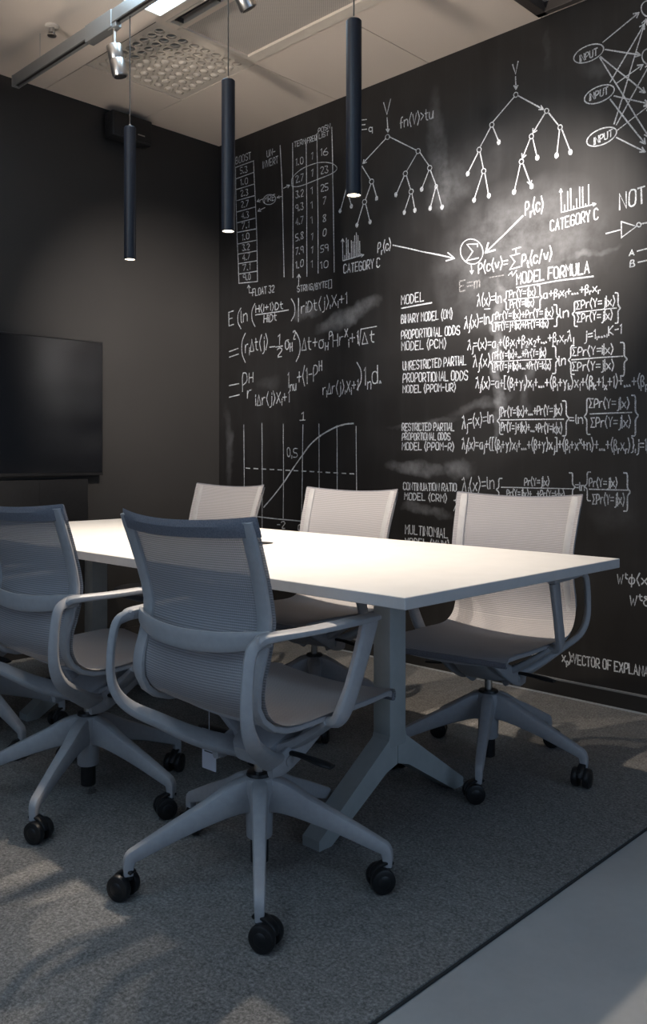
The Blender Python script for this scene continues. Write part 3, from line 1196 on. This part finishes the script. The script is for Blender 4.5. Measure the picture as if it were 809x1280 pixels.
# ------------------------------------------------------------------ chalk writing on the right wall
# single-stroke hand lettering: two digits per point (x, y); y: 2 baseline, 6 small letters, 8 capitals
G = {
    'A': '02 28 42;14 34', 'B': '02 08 38 36 25 05;25 35 43 32 02', 'C': '47 38 18 07 03 12 32 43', 'D': '02 08 28 46 44 22 02',
    'E': '48 08 02 42;05 35', 'F': '48 08 02;05 35', 'G': '47 38 18 07 03 12 32 43 45 25', 'H': '02 08;42 48;05 45', 'I': '02 08',
    'J': '38 33 22 12 03', 'K': '02 08;48 05 42', 'L': '08 02 42', 'M': '02 08 25 48 42', 'N': '02 08 42 48',
    'O': '18 07 03 12 32 43 47 38 18', 'P': '02 08 38 47 45 04', 'Q': '18 07 03 12 32 43 47 38 18;24 42', 'R': '02 08 38 47 45 04;24 42',
    'S': '47 38 18 07 06 15 35 44 43 32 12 03', 'T': '08 48;28 22', 'U': '08 03 12 32 43 48', 'V': '08 22 48', 'W': '08 12 26 32 48',
    'X': '02 48;08 42', 'Y': '08 25 48;25 22', 'Z': '08 48 02 42',
    '0': '18 07 03 12 22 33 37 28 18', '1': '07 18 12', '2': '07 18 38 47 46 02 42', '3': '08 48 25 44 43 32 12 03', '4': '32 38 04 44',
    '5': '48 08 05 35 44 43 32 02', '6': '38 05 03 12 32 43 44 35 05', '7': '08 48 12', '8': '25 07 18 38 47 25 03 12 32 43 25', '9': '45 15 06 07 18 38 47 42',
    'a': '46 16 05 03 12 32 46 42', 'c': '45 36 16 05 03 12 32 43', 'd': '45 36 16 05 03 12 32 43;48 42', 'e': '04 44 45 36 16 05 03 12 32 43',
    'f': '38 28 17 12;05 35', 'i': '02 06;07 08', 'j': '26 21 10 00;27 28', 'k': '08 02;46 04 42', 'l': '08 03 12', 'm': '02 06;05 16 26 22;25 36 46 42',
    'n': '02 06;05 26 36 45 42', 'p': '00 06;05 16 36 45 43 32 12 03', 'r': '02 06;04 16 36', 'q': '45 36 16 05 03 12 32 43;46 40', 's': '45 36 16 05 34 43 32 12 03', 't': '18 13 22 32;06 36', 'u': '06 03 12 32 46;46 42',
    'v': '06 22 46', 'w': '06 12 25 32 46', 'x': '02 46;06 42', 'y': '06 24;46 10', 'o': '16 05 03 12 32 43 45 36 16',
    '(': '29 17 05 13 21', ')': '09 17 25 13 01', '[': '29 09 01 21', ']': '09 29 21 01', '{': '39 29 18 16 05 14 12 21 31', '}': '09 19 28 26 35 24 22 11 01',
    '|': '09 01', '=': '04 44;06 46', '+': '05 45;27 23', '-': '05 35', '.': '02 03 12', ',': '03 02 01', ':': '03 04;06 07', '/': '01 38', "'": '08 07',
    '>': '07 35 03', 'λ': '08 18 29 42;26 02', 'β': '00 07 18 28 37 36 15 25 34 33 22 03', 'γ': '06 24 46;24 21 10', 'σ': '46 16 05 03 12 32 43 45 26', 'δ': '37 18 07 26 45 43 32 12 03 05 26',
    'φ': '16 05 03 12 32 43 45 36 16;28 20', 'Σ': '48 08 25 02 42', 'Δ': '02 28 42 02', '√': '04 14 22 38 98', '_x': '', '·': '24 25',
}
SHARP = set('AEFHIKLMNTVWXYZ147λΣΔ√[]|=+-/>x')


def chaikin(p):
    out = [p[0]]
    for a, b in zip(p, p[1:]):
        out.append((a[0] * .75 + b[0] * .25, a[1] * .75 + b[1] * .25))
        out.append((a[0] * .25 + b[0] * .75, a[1] * .25 + b[1] * .75))
    out.append(p[-1])
    return out


def ribbon(bm, pts, wd):
    """chalk stroke of width wd along wall points (x, z), a hair off the wall"""
    P = [Vector(p) for p in pts]
    P = [p for i, p in enumerate(P) if i == 0 or (p - P[i - 1]).length > 1e-5]
    if len(P) < 2:
        return
    y = -.0012 - random.uniform(0, .0004)
    L, Rr = [], []
    for i, p in enumerate(P):
        a = (p - P[i - 1]).normalized() if i else (P[1] - p).normalized()
        b = (P[i + 1] - p).normalized() if i < len(P) - 1 else a
        n1, n2 = Vector((-a.y, a.x)), Vector((-b.y, b.x))
        n = (n1 + n2)
        n = n.normalized() if n.length > .3 else n1
        k = wd / 2 * random.uniform(.8, 1.15) * min(1.5, 1 / max(.6, n.dot(n1)))
        ext = Vector((0, 0))
        if i == 0:
            ext = -a * wd * .3
        elif i == len(P) - 1:
            ext = b * wd * .3
        q = p + ext
        L.append(bm.verts.new((q.x + n.x * k, y, q.y + n.y * k)))
        Rr.append(bm.verts.new((q.x - n.x * k, y, q.y - n.y * k)))
    for i in range(len(P) - 1):
        bm.faces.new((L[i], L[i + 1], Rr[i + 1], Rr[i]))


def stroke(bm, pix, wd=.0062, curve=False):
    p = [on_board(*q) for q in pix]
    if curve and len(p) > 2:
        p = [(v[0], v[1]) for v in catmull(p, 6 * len(p))]
    else:   # slight hand wobble
        out = [p[0]]
        for a, b in zip(p, p[1:]):
            n = max(1, int(math.dist(a, b) / .09))
            for k in range(1, n + 1):
                f = k / n
                j = .0012 if k < n else 0
                out.append((a[0] + (b[0] - a[0]) * f + random.uniform(-j, j), a[1] + (b[1] - a[1]) * f + random.uniform(-j, j)))
        p = out
    ribbon(bm, p, wd)


def parse(s):
    """-> list of (glyph, level) with level 0 normal, -1 sub, +1 super"""
    out, lv, i = [], 0, 0
    while i < len(s):
        if s[i] in '_^':
            lv = -1 if s[i] == '_' else 1
            i += 1
            out.append((s[i], lv))
            lv = 0
        else:
            out.append((s[i], 0))
        i += 1
    return out


def text(bm, s, x0, y0, x1, y1, h, wd=.0058):
    """writes s along the baseline from photo pixel (x0,y0) to (x1,y1); h = capital height in photo pixels at the start"""
    a, b = Vector(on_board(x0, y0)), Vector(on_board(x1, y1))
    up = on_board(x0, y0 - h)[1] - a.y
    items = parse(s)
    adv, pos = 0.0, []
    for ch, lv in items:
        sc = 1.0 if lv == 0 else .62
        if ch == ' ':
            pos.append((adv, sc, None, lv))
            adv += 2.6
            continue
        g = G.get(ch) or '05 35'
        wmx = max([int(q[0]) for st in g.split(';') for q in st.split()] + [0])
        pos.append((adv, sc, g, lv))
        adv += (wmx + 1.5) * sc
    adv = max(adv - 1.4, .5)
    e = (b - a)
    for (ax, sc, g, lv), (ch, _) in zip(pos, items):
        if not g:
            continue
        jy = random.uniform(-.25, .25)
        sl = random.uniform(-.05, .07)
        for st in g.split(';'):
            pts = [(int(q[0]), int(q[1]) - 2) for q in st.split()]
            if ch not in SHARP and len(pts) > 2:
                pts = chaikin(pts)
            P = []
            for (gx, gy) in pts:
                gy2 = gy * sc + (-1.6 if lv < 0 else 3.6 if lv > 0 else 0) + jy
                fx = (ax + (gx + gy * sl) * sc) / adv
                P.append((a.x + e.x * fx, a.y + e.y * fx + up * gy2 / 6.0 + 0))
            ribbon(bm, P, wd)


def brace(bm, x, y0, y1, wpx, right=False, wd=.006):
    """tall curly brace between photo rows y0 and y1, opening from column x"""
    s = -1 if right else 1
    ym = (y0 + y1) / 2
    q = [(x + s * wpx, y0), (x + s * wpx * .45, y0 + (y1 - y0) * .04), (x + s * wpx * .4, ym - (y1 - y0) * .12), (x, ym), (x + s * wpx * .4, ym + (y1 - y0) * .12), (x + s * wpx * .45, y1 - (y1 - y0) * .04), (x + s * wpx, y1)]
    stroke(bm, q, wd, True)


def paren(bm, x, y0, y1, wpx, right=False, wd=.006):
    s = -1 if right else 1
    q = [(x + s * wpx, y0), (x + s * wpx * .2, y0 + (y1 - y0) * .25), (x, (y0 + y1) / 2), (x + s * wpx * .2, y0 + (y1 - y0) * .75), (x + s * wpx, y1)]
    stroke(bm, q, wd, True)


def arrow(bm, a, b, wd=.006, hd=6, curve=None):
    pts = [a] + (curve or []) + [b]
    stroke(bm, pts, wd, bool(curve))
    p = pts[-2]
    ang = math.atan2(b[1] - p[1], b[0] - p[0])
    for s in (-1, 1):
        an = ang + PI + s * .5
        stroke(bm, [b, (b[0] + hd * math.cos(an), b[1] + hd * math.sin(an))], wd)


def ellipse(bm, c, rx, ry, ang=0, wd=.005, n=26):
    ca, sa = math.cos(R_(ang)), math.sin(R_(ang))
    q = []
    for k in range(n + 2):
        a = 2 * PI * k / n + .6
        x, y = rx * math.cos(a), ry * math.sin(a)
        q.append((c[0] + x * ca - y * sa, c[1] + x * sa + y * ca))
    ribbon(bm, [on_board(*p) for p in q], wd)


def dot(bm, c, r):
    x, z = on_board(*c)
    k = r * .0034
    vs_ = [bm.verts.new((x + k * .9 * math.cos(2 * PI * j / 14) * random.uniform(.9, 1.1), -.0016, z + k * 1.1 * math.sin(2 * PI * j / 14) * random.uniform(.9, 1.1))) for j in range(14)]
    bm.faces.new(vs_[::-1])


def chalk(name, bm, m=None):
    return obj(name, bm, m or M['chalk'], wall_right, smooth=False, recalc=False)


# --- the table of numbers and the hash list at the upper left
bm = B()
text(bm, 'BOOST', 295, 205, 314, 199, 8.5, .0046)
LY = [209.3, 223.6, 237, 250.9, 265, 278.6, 290.5, 305, 317.8, 329.7, 342.6, 354.2]
RY_ = [201, 215.3, 230, 244.5, 258.8, 272.7, 286.2, 300.4, 313.7, 326, 339, 351.9]
stroke(bm, [(294.8, 209.3), (295.5, 260), (297, 305), (299, 354.2)], .0055)
stroke(bm, [(317.2, 201), (319.5, 250), (321.5, 300), (322.2, 352)], .0055)
for k, (l_, r_) in enumerate(zip(LY, RY_)):
    xo = 4.2 * k / 11
    stroke(bm, [(295 + xo, l_), (317.5 + xo * 1.1, r_)], .0055)
for k, s in enumerate(['5.3', '1.0', '2.3', '2.7', '4.3', '7.1', '1.0', '3.2', '4.7', '7.1', '9.0']):
    xo = 4.2 * k / 11
    yb = (LY[k + 1] + RY_[k + 1]) / 2 - 3
    text(bm, s, 300.5 + xo, yb + 1, 309.5 + xo, yb - 1, 7.5, .0042)
arrow(bm, (312, 366), (311, 356.5), .005, 4)
stroke(bm, [(312, 366), (316, 366)], .005)
text(bm, 'FLOAT 32', 316, 370, 343, 365, 8.5, .0048)
chalk('chalk_number_list', bm)
bm = B()
text(bm, 'UN-', 334, 196.5, 344, 193, 8, .0042)
text(bm, 'INVERT', 329, 211, 348, 203.5, 8.5, .0042)
stroke(bm, [(350.5, 182), (352.5, 220), (354, 280), (355.5, 346)], .0055)
ellipse(bm, (337, 249.5), 8, 6.2, -15, .0038)
text(bm, 'MRE', 331, 253.5, 344, 249.5, 7, .0042)
arrow(bm, (329.5, 248.5), (321.5, 252), .0042, 4)
arrow(bm, (353, 245.5), (346.5, 247), .0042, 3.5)
arrow(bm, (331.5, 259.5), (322.5, 264), .0042, 4)
arrow(bm, (354.5, 235.5), (362.5, 231.5), .0045, 4)
chalk('chalk_column_diagram', bm)
bm = B()
for (x0, y0, x1, y1) in ((366, 179, 366.5, 347), (383, 175, 384, 345.5), (396.5, 167, 398, 341.5), (415, 159, 418, 340)):
    stroke(bm, [(x0, y0), ((x0 + x1) / 2 + .4, (y0 + y1) / 2), (x1, y1)], .0055)
text(bm, 'TERM', 368, 184, 382, 179.5, 6.5, .0042)
text(bm, 'FREQ', 384.5, 179, 396, 175, 6.5, .0042)
text(bm, 'POSN', 398, 167, 413, 160.5, 6, .004)
text(bm, 'LIST', 399, 173.5, 411, 169, 5.5, .004)
for s, y in zip(['1.0', '2.7', '3.2', '9.3', '4.7', '5.8', '7.9', '1.0'], [207.4, 229, 248, 264.7, 281.6, 301.4, 319, 336]):
    text(bm, s, 370, y, 379.5, y - 3, 8.5, .0045)
for y in (200, 221, 243, 260.8, 279.7, 300.4, 317, 335):
    text(bm, '1', 389, y, 391, y - .6, 8.5, .0045)
for s, y in zip(['16', '23', '25', '7', '8', '0', '59', '10'], [195, 218, 239.5, 255.8, 277.7, 296, 316, 336]):
    text(bm, s, 401 if len(s) > 1 else 404, y, 410.5 if len(s) > 1 else 408, y - 2, 8.5, .0046)
stroke(bm, [(365, 231), (366, 222), (378, 211), (398, 203.5), (414, 204), (421.5, 210), (416, 216.5), (398, 224), (376, 232.5), (366, 233), (365, 229)], .0045, True)
text(bm, 'STRING/BYTE[]', 372, 365, 415, 358.5, 7.5, .0044)
arrow(bm, (373.5, 357), (374, 343), .005, 4.5)
chalk('chalk_data_table', bm)


# --- two tree diagrams
def tree(bm, edges, nodes, leaves, wd=.0058):
    for a, b in edges:
        stroke(bm, [a, b], wd)
    for n_ in nodes:
        ellipse(bm, n_, 2.6, 3.2, 20, .0042, 14)
    for lf in leaves:
        dot(bm, lf, 3.4)


bm = B()
stroke(bm, [(479.9, 128.4), (484, 143), (488.7, 124)], .006)
arrow(bm, (484.2, 147), (485.3, 165), .006, 4)
e = [((482, 174), (454, 204)), ((487, 171), (520, 187.5)), ((453, 208), (463.5, 225)), ((466.5, 230), (471, 246)), ((464, 230), (457, 250)), ((454.5, 255), (447, 280)), ((457.5, 255), (462.5, 276)),
     ((521.5, 192), (508.5, 214.5)), ((525.5, 191), (536.5, 207)), ((505.5, 220), (496, 242)), ((508.5, 220), (513.5, 236.5)), ((513, 243), (506, 264)), ((515.5, 243), (519, 262)),
     ((536.5, 213), (528, 235)), ((538.5, 213), (545, 230.5)), ((544.5, 236), (538.5, 259)), ((547, 236), (552.5, 257.5)), ((433, 237), (426.5, 261)), ((436, 244), (439.5, 257))]
tree(bm, e, [(484.7, 171.4), (523, 189), (464.8, 227), (456, 252.5), (507, 217), (537.5, 210), (514.3, 239.5)],
     [(471.2, 248), (446.5, 281.5), (463, 277.5), (495.3, 243.5), (505.7, 265.5), (519, 263), (527.6, 236.5), (545.6, 233.4), (538, 260.5), (553, 259), (425.6, 263.5), (439.6, 258)])
arrow(bm, (458, 200), (454, 204.5), .005, 5)
text(bm, 'E_q', 452, 162.5, 465, 161, 12, .005)
text(bm, 'fn(V)>tu', 500.5, 161, 542, 147.5, 13, .0052)
chalk('chalk_tree_diagram', bm)
bm = B()
stroke(bm, [(641.2, 80.8), (644.8, 92.6), (648, 76.8)], .006)
arrow(bm, (644.8, 96), (645.4, 111.5), .006, 5)
e = [((642.5, 122), (617, 152)), ((648.5, 120), (680, 137)), ((613.5, 159.5), (600.5, 184)), ((616.5, 159), (623.5, 176)), ((598, 190.5), (585.8, 215)), ((600.5, 190.5), (604.5, 210.5)),
     ((603.5, 217), (593.5, 248)), ((606.5, 217), (611, 243)), ((681, 142.5), (666.5, 166.5)), ((686.5, 141.5), (698, 156)), ((662.8, 174), (653.5, 198)), ((666.5, 174), (671.5, 195.5)),
     ((650.8, 205.5), (643.5, 238)), ((654.5, 205.5), (664, 231.5)), ((699.8, 163), (696.5, 193)), ((703, 162.5), (713, 188.5))]
tree(bm, e, [(645.2, 118.6), (615.2, 156), (599.3, 187.2), (605, 213.8), (683.7, 138.7), (664.6, 170.5), (652.2, 202), (700.5, 159.3)],
     [(624, 177.8), (585, 217.3), (593, 250), (611.4, 244.6), (672, 197.2), (643, 239.8), (665, 233), (696.2, 194.5), (713.4, 190.3)])
for a, b in (((675, 134.4), (680, 137)), ((668.5, 163), (666.5, 166.5)), ((655, 194), (653.5, 198)), ((662, 226), (664, 231.5))):
    arrow(bm, a, b, .005, 6)
chalk('chalk_tree_diagram', bm)

# --- bar charts, sum symbol and headings
for (x0, y0, x1, y1, bars, tx_) in ((429, 326, 455, 318.5, (6, 27, 24, 7, 22, 20, 27, 30, 26, 18), (430, 342, 475, 333.5, 11)),
                                    (702, 265.5, 745, 255, (8, 24, 27, 4, 12, 26, 25, 3, 26), (688.5, 289, 748, 274, 13))):
    bm = B()
    dx = x1 - x0
    arrow(bm, (x0, y0), (x0 - .5, y0 - dx * 1.05 if dx < 30 else y0 - 29), .0052, 4)
    arrow(bm, (x0, y0), (x1, y1), .0052, 4)
    for k, hb in enumerate(bars):
        f = (k + 1.2) / (len(bars) + 2.5)
        xx, yy = x0 + dx * f, y0 + (y1 - y0) * f
        stroke(bm, [(xx, yy), (xx - .3, yy - hb)], .0056)
    text(bm, 'CATEGORY C', *tx_, .0058)
    chalk('chalk_bar_chart', bm)
bm = B()
text(bm, 'P_r(c)', 472.5, 316, 489, 311, 12, .0055)
arrow(bm, (491.5, 306.5), (568.5, 323), .0068, 11)
ellipse(bm, (590, 314.5), 14, 15.8, -15, .0052, 34)
stroke(bm, [(597.5, 305), (584, 305.5), (591.5, 314.5), (583.5, 326), (598.5, 322.5)], .0072)
stroke(bm, [(597.5, 305), (597.3, 308.5)], .006)
text(bm, 'P_r(c)', 657, 269, 679.5, 263, 16, .0066)
arrow(bm, (654, 270), (607, 316), .0078, 13)
arrow(bm, (589.5, 331), (590.3, 342), .0055, 4)
text(bm, 'P(c(v)=', 598.5, 341.5, 635, 333.5, 12.5, .0064)
stroke(bm, [(650, 317), (638.5, 320), (644, 327), (637.5, 337), (650, 333.5)], .0066)
stroke(bm, [(641, 312), (651, 309)], .006)
stroke(bm, [(645.5, 311), (645.5, 317.5)], .006)
stroke(bm, [(636, 344), (640, 340), (641, 345), (646, 338)], .006)
text(bm, 'P_t(c/v)', 652.5, 332.5, 690, 324, 14, .0066)
chalk('chalk_sum_formula', bm)
bm = B()
text(bm, 'MODEL FORMULA', 646.5, 355.5, 737, 341, 13.5, .0066)
stroke(bm, [(646, 359.5), (700, 350.5), (742, 345.5)], .0062)
chalk('chalk_heading', bm)
bm = B()
text(bm, 'E=m', 575, 365, 600, 359, 13, .0056)
stroke(bm, [(612, 347), (630, 344)], .005)
chalk('rubbed_chalk_writing', bm, M['faint_chalk'])
bm = B()
text(bm, 'NOT', 775, 262, 807, 252.5, 20, .0066)
stroke(bm, [(758, 292), (777, 287)], .0062)
stroke(bm, [(777, 277), (777.3, 297), (796, 283), (777, 277)], .0062)
ellipse(bm, (799, 281), 2.6, 2.6, 0, .005, 14)
stroke(bm, [(802, 280), (816, 277)], .0062)
text(bm, 'A', 787, 320, 793, 319, 6.5, .0055)
stroke(bm, [(797, 314), (816, 309)], .0058)
text(bm, 'B', 788, 334, 794, 333, 8, .0055)
stroke(bm, [(798, 328), (816, 324)], .0058)
chalk('chalk_logic_gate', bm)
bm = B()
for c, tx_ in (((736.3, 67), (725.5, 77.5, 747, 68.5)), ((749.6, 118), (737.5, 126, 760.5, 117)), ((752.5, 171), (743, 181, 766, 170))):
    ellipse(bm, c, 20, 9.5, -24, .0052, 32)
    text(bm, 'INPUT', *tx_, 8.5, .0052)
for a, b in (((754, 53), (799, 16)), ((757, 62), (801, 69)), ((751, 71), (807, 116)), ((750, 72), (812, 172)), ((763, 103), (806, 30)), ((770, 105), (804, 81)), ((768, 120), (812, 130)),
             ((763, 124), (807, 180)), ((768, 155), (808, 24)), ((771, 156), (813, 80)), ((772, 163), (812, 132)), ((771, 172), (807, 190))):
    arrow(bm, a, b, .0056, 7)
for c in ((811, 11), (812, 71)):
    ellipse(bm, c, 9, 10, -15, .0052)
chalk('chalk_network_diagram', bm)

# --- the formula on the left half
bm = B()
text(bm, 'E', 286.5, 407, 292.5, 405, 17, .006)
paren(bm, 297.5, 385, 411, 4)
text(bm, 'ln', 301.5, 404, 309.5, 402, 15, .006)
paren(bm, 315, 379.5, 408, 4)
text(bm, 'H(i+1)Dt', 320, 390.5, 354, 386, 8.5, .0056)
stroke(bm, [(319.5, 393.8), (361, 387.5)], .006)
text(bm, 'HiDt', 330, 403.5, 346, 400.5, 9, .0056)
paren(bm, 369, 373.5, 401, 4.5, True)
stroke(bm, [(373.5, 373), (373.3, 402)], .006)
text(bm, 'riDt(j),X_i+1', 377, 391.5, 434, 379, 13, .0056)
stroke(bm, [(287, 439.5), (298, 435.5)], .0064)
stroke(bm, [(287, 446.5), (298.5, 442.5)], .0064)
paren(bm, 302.5, 416.5, 453, 4.5)
text(bm, 'r_iΔt(j)', 307, 441, 335, 435, 15, .0058)
stroke(bm, [(337.5, 434), (344, 433.2)], .006)
text(bm, '1', 347.5, 431, 350, 430.6, 12, .006)
stroke(bm, [(345, 433.8), (353.5, 432.5)], .006)
text(bm, '2', 346.5, 447, 352.5, 446, 11, .006)
text(bm, 'σ_H^2', 357, 437, 369, 434, 17, .006)
paren(bm, 375.5, 415.5, 452, 5, True)
text(bm, 'Δt+σ_H^PHr^X_i+1', 377.5, 438, 448, 429, 15, .0056)
text(bm, 'Δt', 453, 430, 468, 427.5, 14, .0056)
stroke(bm, [(447, 419), (449.5, 432), (451.5, 411.5), (471, 408)], .006)
stroke(bm, [(287, 482), (299, 479.5)], .0068)
stroke(bm, [(287, 496.5), (299.5, 493.5)], .0068)
text(bm, 'P', 303.5, 490, 309.5, 489, 23, .0064)
text(bm, 'H', 311.5, 478.5, 316.5, 477.5, 12, .0054)
text(bm, 'r', 309.5, 498, 314.5, 497, 14, .0058)
text(bm, 'iΔr(j)X_i+1', 320, 507, 362, 502, 13, .0056)
text(bm, '1_n_u+(1-P^H', 360, 484, 402, 475, 19, .0058)
text(bm, 'r_iΔr(j),X_i+1', 404, 493, 448, 488, 13, .0054)
paren(bm, 452, 453, 487, 5.5, True)
text(bm, '1_nd.', 455.5, 481, 477, 479, 22, .0058)
chalk('chalk_formula', bm)

# --- curve chart
bm = B()
for (x0, y0, x1, y1) in ((305, 531, 305.6, 662), (327.7, 529, 328, 662), (354.5, 530, 354.3, 648), (379, 531, 377, 651), (399, 530, 399, 668), (421.5, 532, 421.5, 670), (445.5, 533, 446, 676)):
    stroke(bm, [(x0, y0), ((x0 + x1) / 2 + .3, (y0 + y1) / 2), (x1, y1)], .0055)
for k in range(14):
    f0, f1 = (k + .15) / 14, (k + .68) / 14
    stroke(bm, [(306 + 140 * f0, 585 + 7.5 * f0), (306 + 140 * f1, 585 + 7.5 * f1)], .0062)
stroke(bm, [(330, 634), (342, 620), (355, 603), (367, 585), (379, 568), (388, 556), (399, 546), (410, 539), (421, 533.5), (432, 530.3), (442, 529.3)], .0082, True)
stroke(bm, [(300, 643), (332, 647), (382, 652), (446, 659)], .006)
text(bm, '1', 377, 525, 379.5, 524.7, 9.5, .006)
stroke(bm, [(375, 525.5), (382, 525)], .005)
text(bm, '0,5', 359.5, 571, 372, 572, 11, .0056)
text(bm, '-2', 347, 660, 356.5, 660.5, 8.5, .0054)
text(bm, '0', 373, 663, 377, 663.2, 7.5, .0054)
chalk('chalk_curve_chart', bm)

# --- list of models
bm = B()
for s, x0, y0, x1, y1, h in (('MODEL', 502, 381, 530, 376, 11), ('BINARY MODEL (OM)', 502, 404, 566, 397.5, 10.5), ('PROPORTIONAL ODDS', 502, 424, 575, 418, 10.5), ('MODEL (PCM)', 502.5, 438, 558, 434.5, 10.5),
                             ('UNRESTRICTED PARTIAL', 504, 463, 583, 456, 10.5), ('PROPORTIONAL ODDS', 504, 478, 585, 475, 11), ('MODEL (PPOM-UR)', 504, 491, 570, 488.5, 9),
                             ('RESTRICTED PARTIAL', 503, 538.5, 568, 538, 9), ('PROPORTIONAL ODDS', 503, 550, 563, 550, 8.5), ('MODEL (PPOM-R)', 503, 562, 568, 563, 9),
                             ('CONTINUATION RATIO', 504.5, 612.5, 571, 614, 9), ('MODEL (CRM)', 506, 624.5, 559, 627, 8.5), ('MULTINOMIAL', 507, 667, 560, 672.5, 11), ('MODEL (MNM)', 507, 681, 562, 686, 9)):
    text(bm, s, x0, y0, x1, y1, h, .0056)
stroke(bm, [(502, 385.5), (520, 382), (540, 378.5)], .0062)
chalk('chalk_model_list', bm)

# --- the block of model formulas
W5 = .0050
bm = B()
text(bm, 'λ(x)=ln', 597, 383, 627, 378, 13, W5)
stroke(bm, [(606, 386.5), (613, 386)], W5)
brace(bm, 630.5, 364, 387, 6)
text(bm, 'Pr(Y=1|x)', 637, 372, 670, 369, 9, W5)
stroke(bm, [(636, 375), (674, 371.2)], W5)
text(bm, 'Pr(Y=0|x)', 638, 385, 668, 382.5, 9, W5)
brace(bm, 678, 357, 387, 6, True)
text(bm, 'a+β_1x_1+...+β_rx_r', 680, 373, 750, 364, 9.5, W5)
text(bm, 'λ_j(x)=ln', 581, 411, 612, 404.5, 13, W5)
brace(bm, 613.5, 393, 414, 6)
text(bm, 'Pr(Y=1|x)+Pr(Y=j|x)', 620, 399.5, 692, 395, 9, W5)
stroke(bm, [(618, 403.5), (660, 400), (692, 398.3)], W5)
text(bm, 'Pr(Y=j+1|x)+Pr(Y=k|x)', 620, 412.5, 686, 408.5, 9, W5)
brace(bm, 699, 381, 408, 6, True)
text(bm, 'ln', 700.5, 398, 711, 396, 12, W5)
brace(bm, 716, 377, 408, 6)
text(bm, 'ΣPr(Y=j|x)', 721, 386.5, 769, 381, 10, W5)
stroke(bm, [(720, 391), (771, 385)], W5)
text(bm, 'ΣPr(Y=j|x)', 722, 402.5, 766, 398.5, 10, W5)
brace(bm, 775.5, 366, 404, 6, True)
text(bm, 'λ_j=(x)=a_j+(β_1x_1+β_2x_2+...+β_rx_rλ_j', 585, 437.5, 717, 426, 11, W5)
text(bm, 'j=1,...,K-1', 731, 426, 777, 416.5, 11, W5)
text(bm, 'λ_j(x)', 592, 459.5, 613, 456.5, 13, W5)
brace(bm, 613.5, 441, 465, 6)
text(bm, 'Pr(Y=1|x)+...+Pr(Y=j|x)', 619, 449, 683, 445, 9, W5)
stroke(bm, [(617, 452.5), (655, 450), (690, 449)], W5)
text(bm, 'Pr(Y=j+1|x)+...+Pr(Y=k|x)', 619, 462.5, 689, 461, 9, W5)
brace(bm, 698, 433, 467, 7, True)
text(bm, 'ln', 699, 457, 707, 455.5, 12, W5)
brace(bm, 711, 432, 468, 7)
text(bm, 'ΣPr(Y=i|x)', 716, 445, 767, 441.5, 10, W5)
stroke(bm, [(715, 449.8), (750, 447), (779, 445.3)], W5)
text(bm, 'ΣPr(Y=j|x)', 716, 463.5, 768, 461.5, 10.5, W5)
brace(bm, 784, 428, 470, 8, True)
text(bm, 'λ_j(x)=a+[(β_1+γ_1)x_1+...+(β_1+γ_k)x_1+(β_k+1_x+1)+...+(β_px_r)]', 595, 485, 830, 483, 12, W5)
chalk('chalk_formula', bm)
bm = B()
text(bm, 'λ_j=(x)=ln', 578, 536, 617, 528.5, 14, W5)
brace(bm, 622, 509, 543, 7)
text(bm, 'Pr(Y=1|x)+...+Pr(Y=j|x)', 627, 520.5, 703, 517.5, 10.5, W5)
stroke(bm, [(626, 525), (705, 524)], W5)
text(bm, 'Pr(Y=j+1|x)+...+Pr(Y=k|x)', 627, 538.5, 703, 541, 10.5, W5)
brace(bm, 711.5, 501, 545, 8, True)
text(bm, '=ln', 712.5, 529, 729, 530, 11, W5)
brace(bm, 731, 498, 543, 7)
text(bm, 'ΣPr(Y=j|x)', 737, 509.5, 787, 509.5, 11, W5)
stroke(bm, [(738, 517.5), (790, 515.5)], W5)
text(bm, 'ΣPr(Y=j|x)', 739, 534, 789, 533, 11.5, W5)
brace(bm, 798, 494, 545, 8, True)
text(bm, 'λ_j(x)=a_j+{[(β_1+γ)x_1+...+(β+γ)x_j]+(β_1+x^x+n)+...+(β_rx_r)},j=1,...,r', 578, 561, 826, 563.5, 12, W5)
chalk('chalk_formula', bm)
bm = B()
text(bm, 'λ_j(x)=ln', 578, 615, 618, 611, 15, W5)
brace(bm, 621, 598, 626, 7)
text(bm, 'Pr(Y=j|x)', 656, 607, 687, 606.5, 9, W5)
stroke(bm, [(627, 609), (670, 610), (716, 611)], W5)
text(bm, 'Pr(Y=j|x)+...+Pr(Y=k|x)', 634, 621, 706, 623, 9, W5)
brace(bm, 719, 591, 627, 7, True)
text(bm, '=ln', 719.5, 613, 731, 613.5, 10, W5)
brace(bm, 731.5, 590, 626, 7)
text(bm, 'Pr(Y=j|x)', 737, 608, 772, 608.5, 10, W5)
stroke(bm, [(737, 611.5), (785, 612.7)], W5)
text(bm, 'ΣPr(Y=j|x)', 741, 630, 781, 630.5, 12, W5)
brace(bm, 788, 591, 639, 8, True)
text(bm, 'λ', 567.5, 639, 574.5, 639.5, 13, W5)
chalk('chalk_formula', bm)
bm = B()
text(bm, 'W^tφ(x)', 772, 729.5, 816, 731, 11.5, .0054)
text(bm, 'W^tδ', 787.5, 757, 814, 758, 12, .0054)
text(bm, 'x=(x_1·', 648, 818, 681, 818.5, 9, .0054)
text(bm, 'x_p):VECTOR OF EXPLANATORY', 703, 826.5, 836, 851, 11.5, .0056)
text(bm, 'c', 525, 834, 532, 834.5, 6, .005)
chalk('chalk_note', bm)
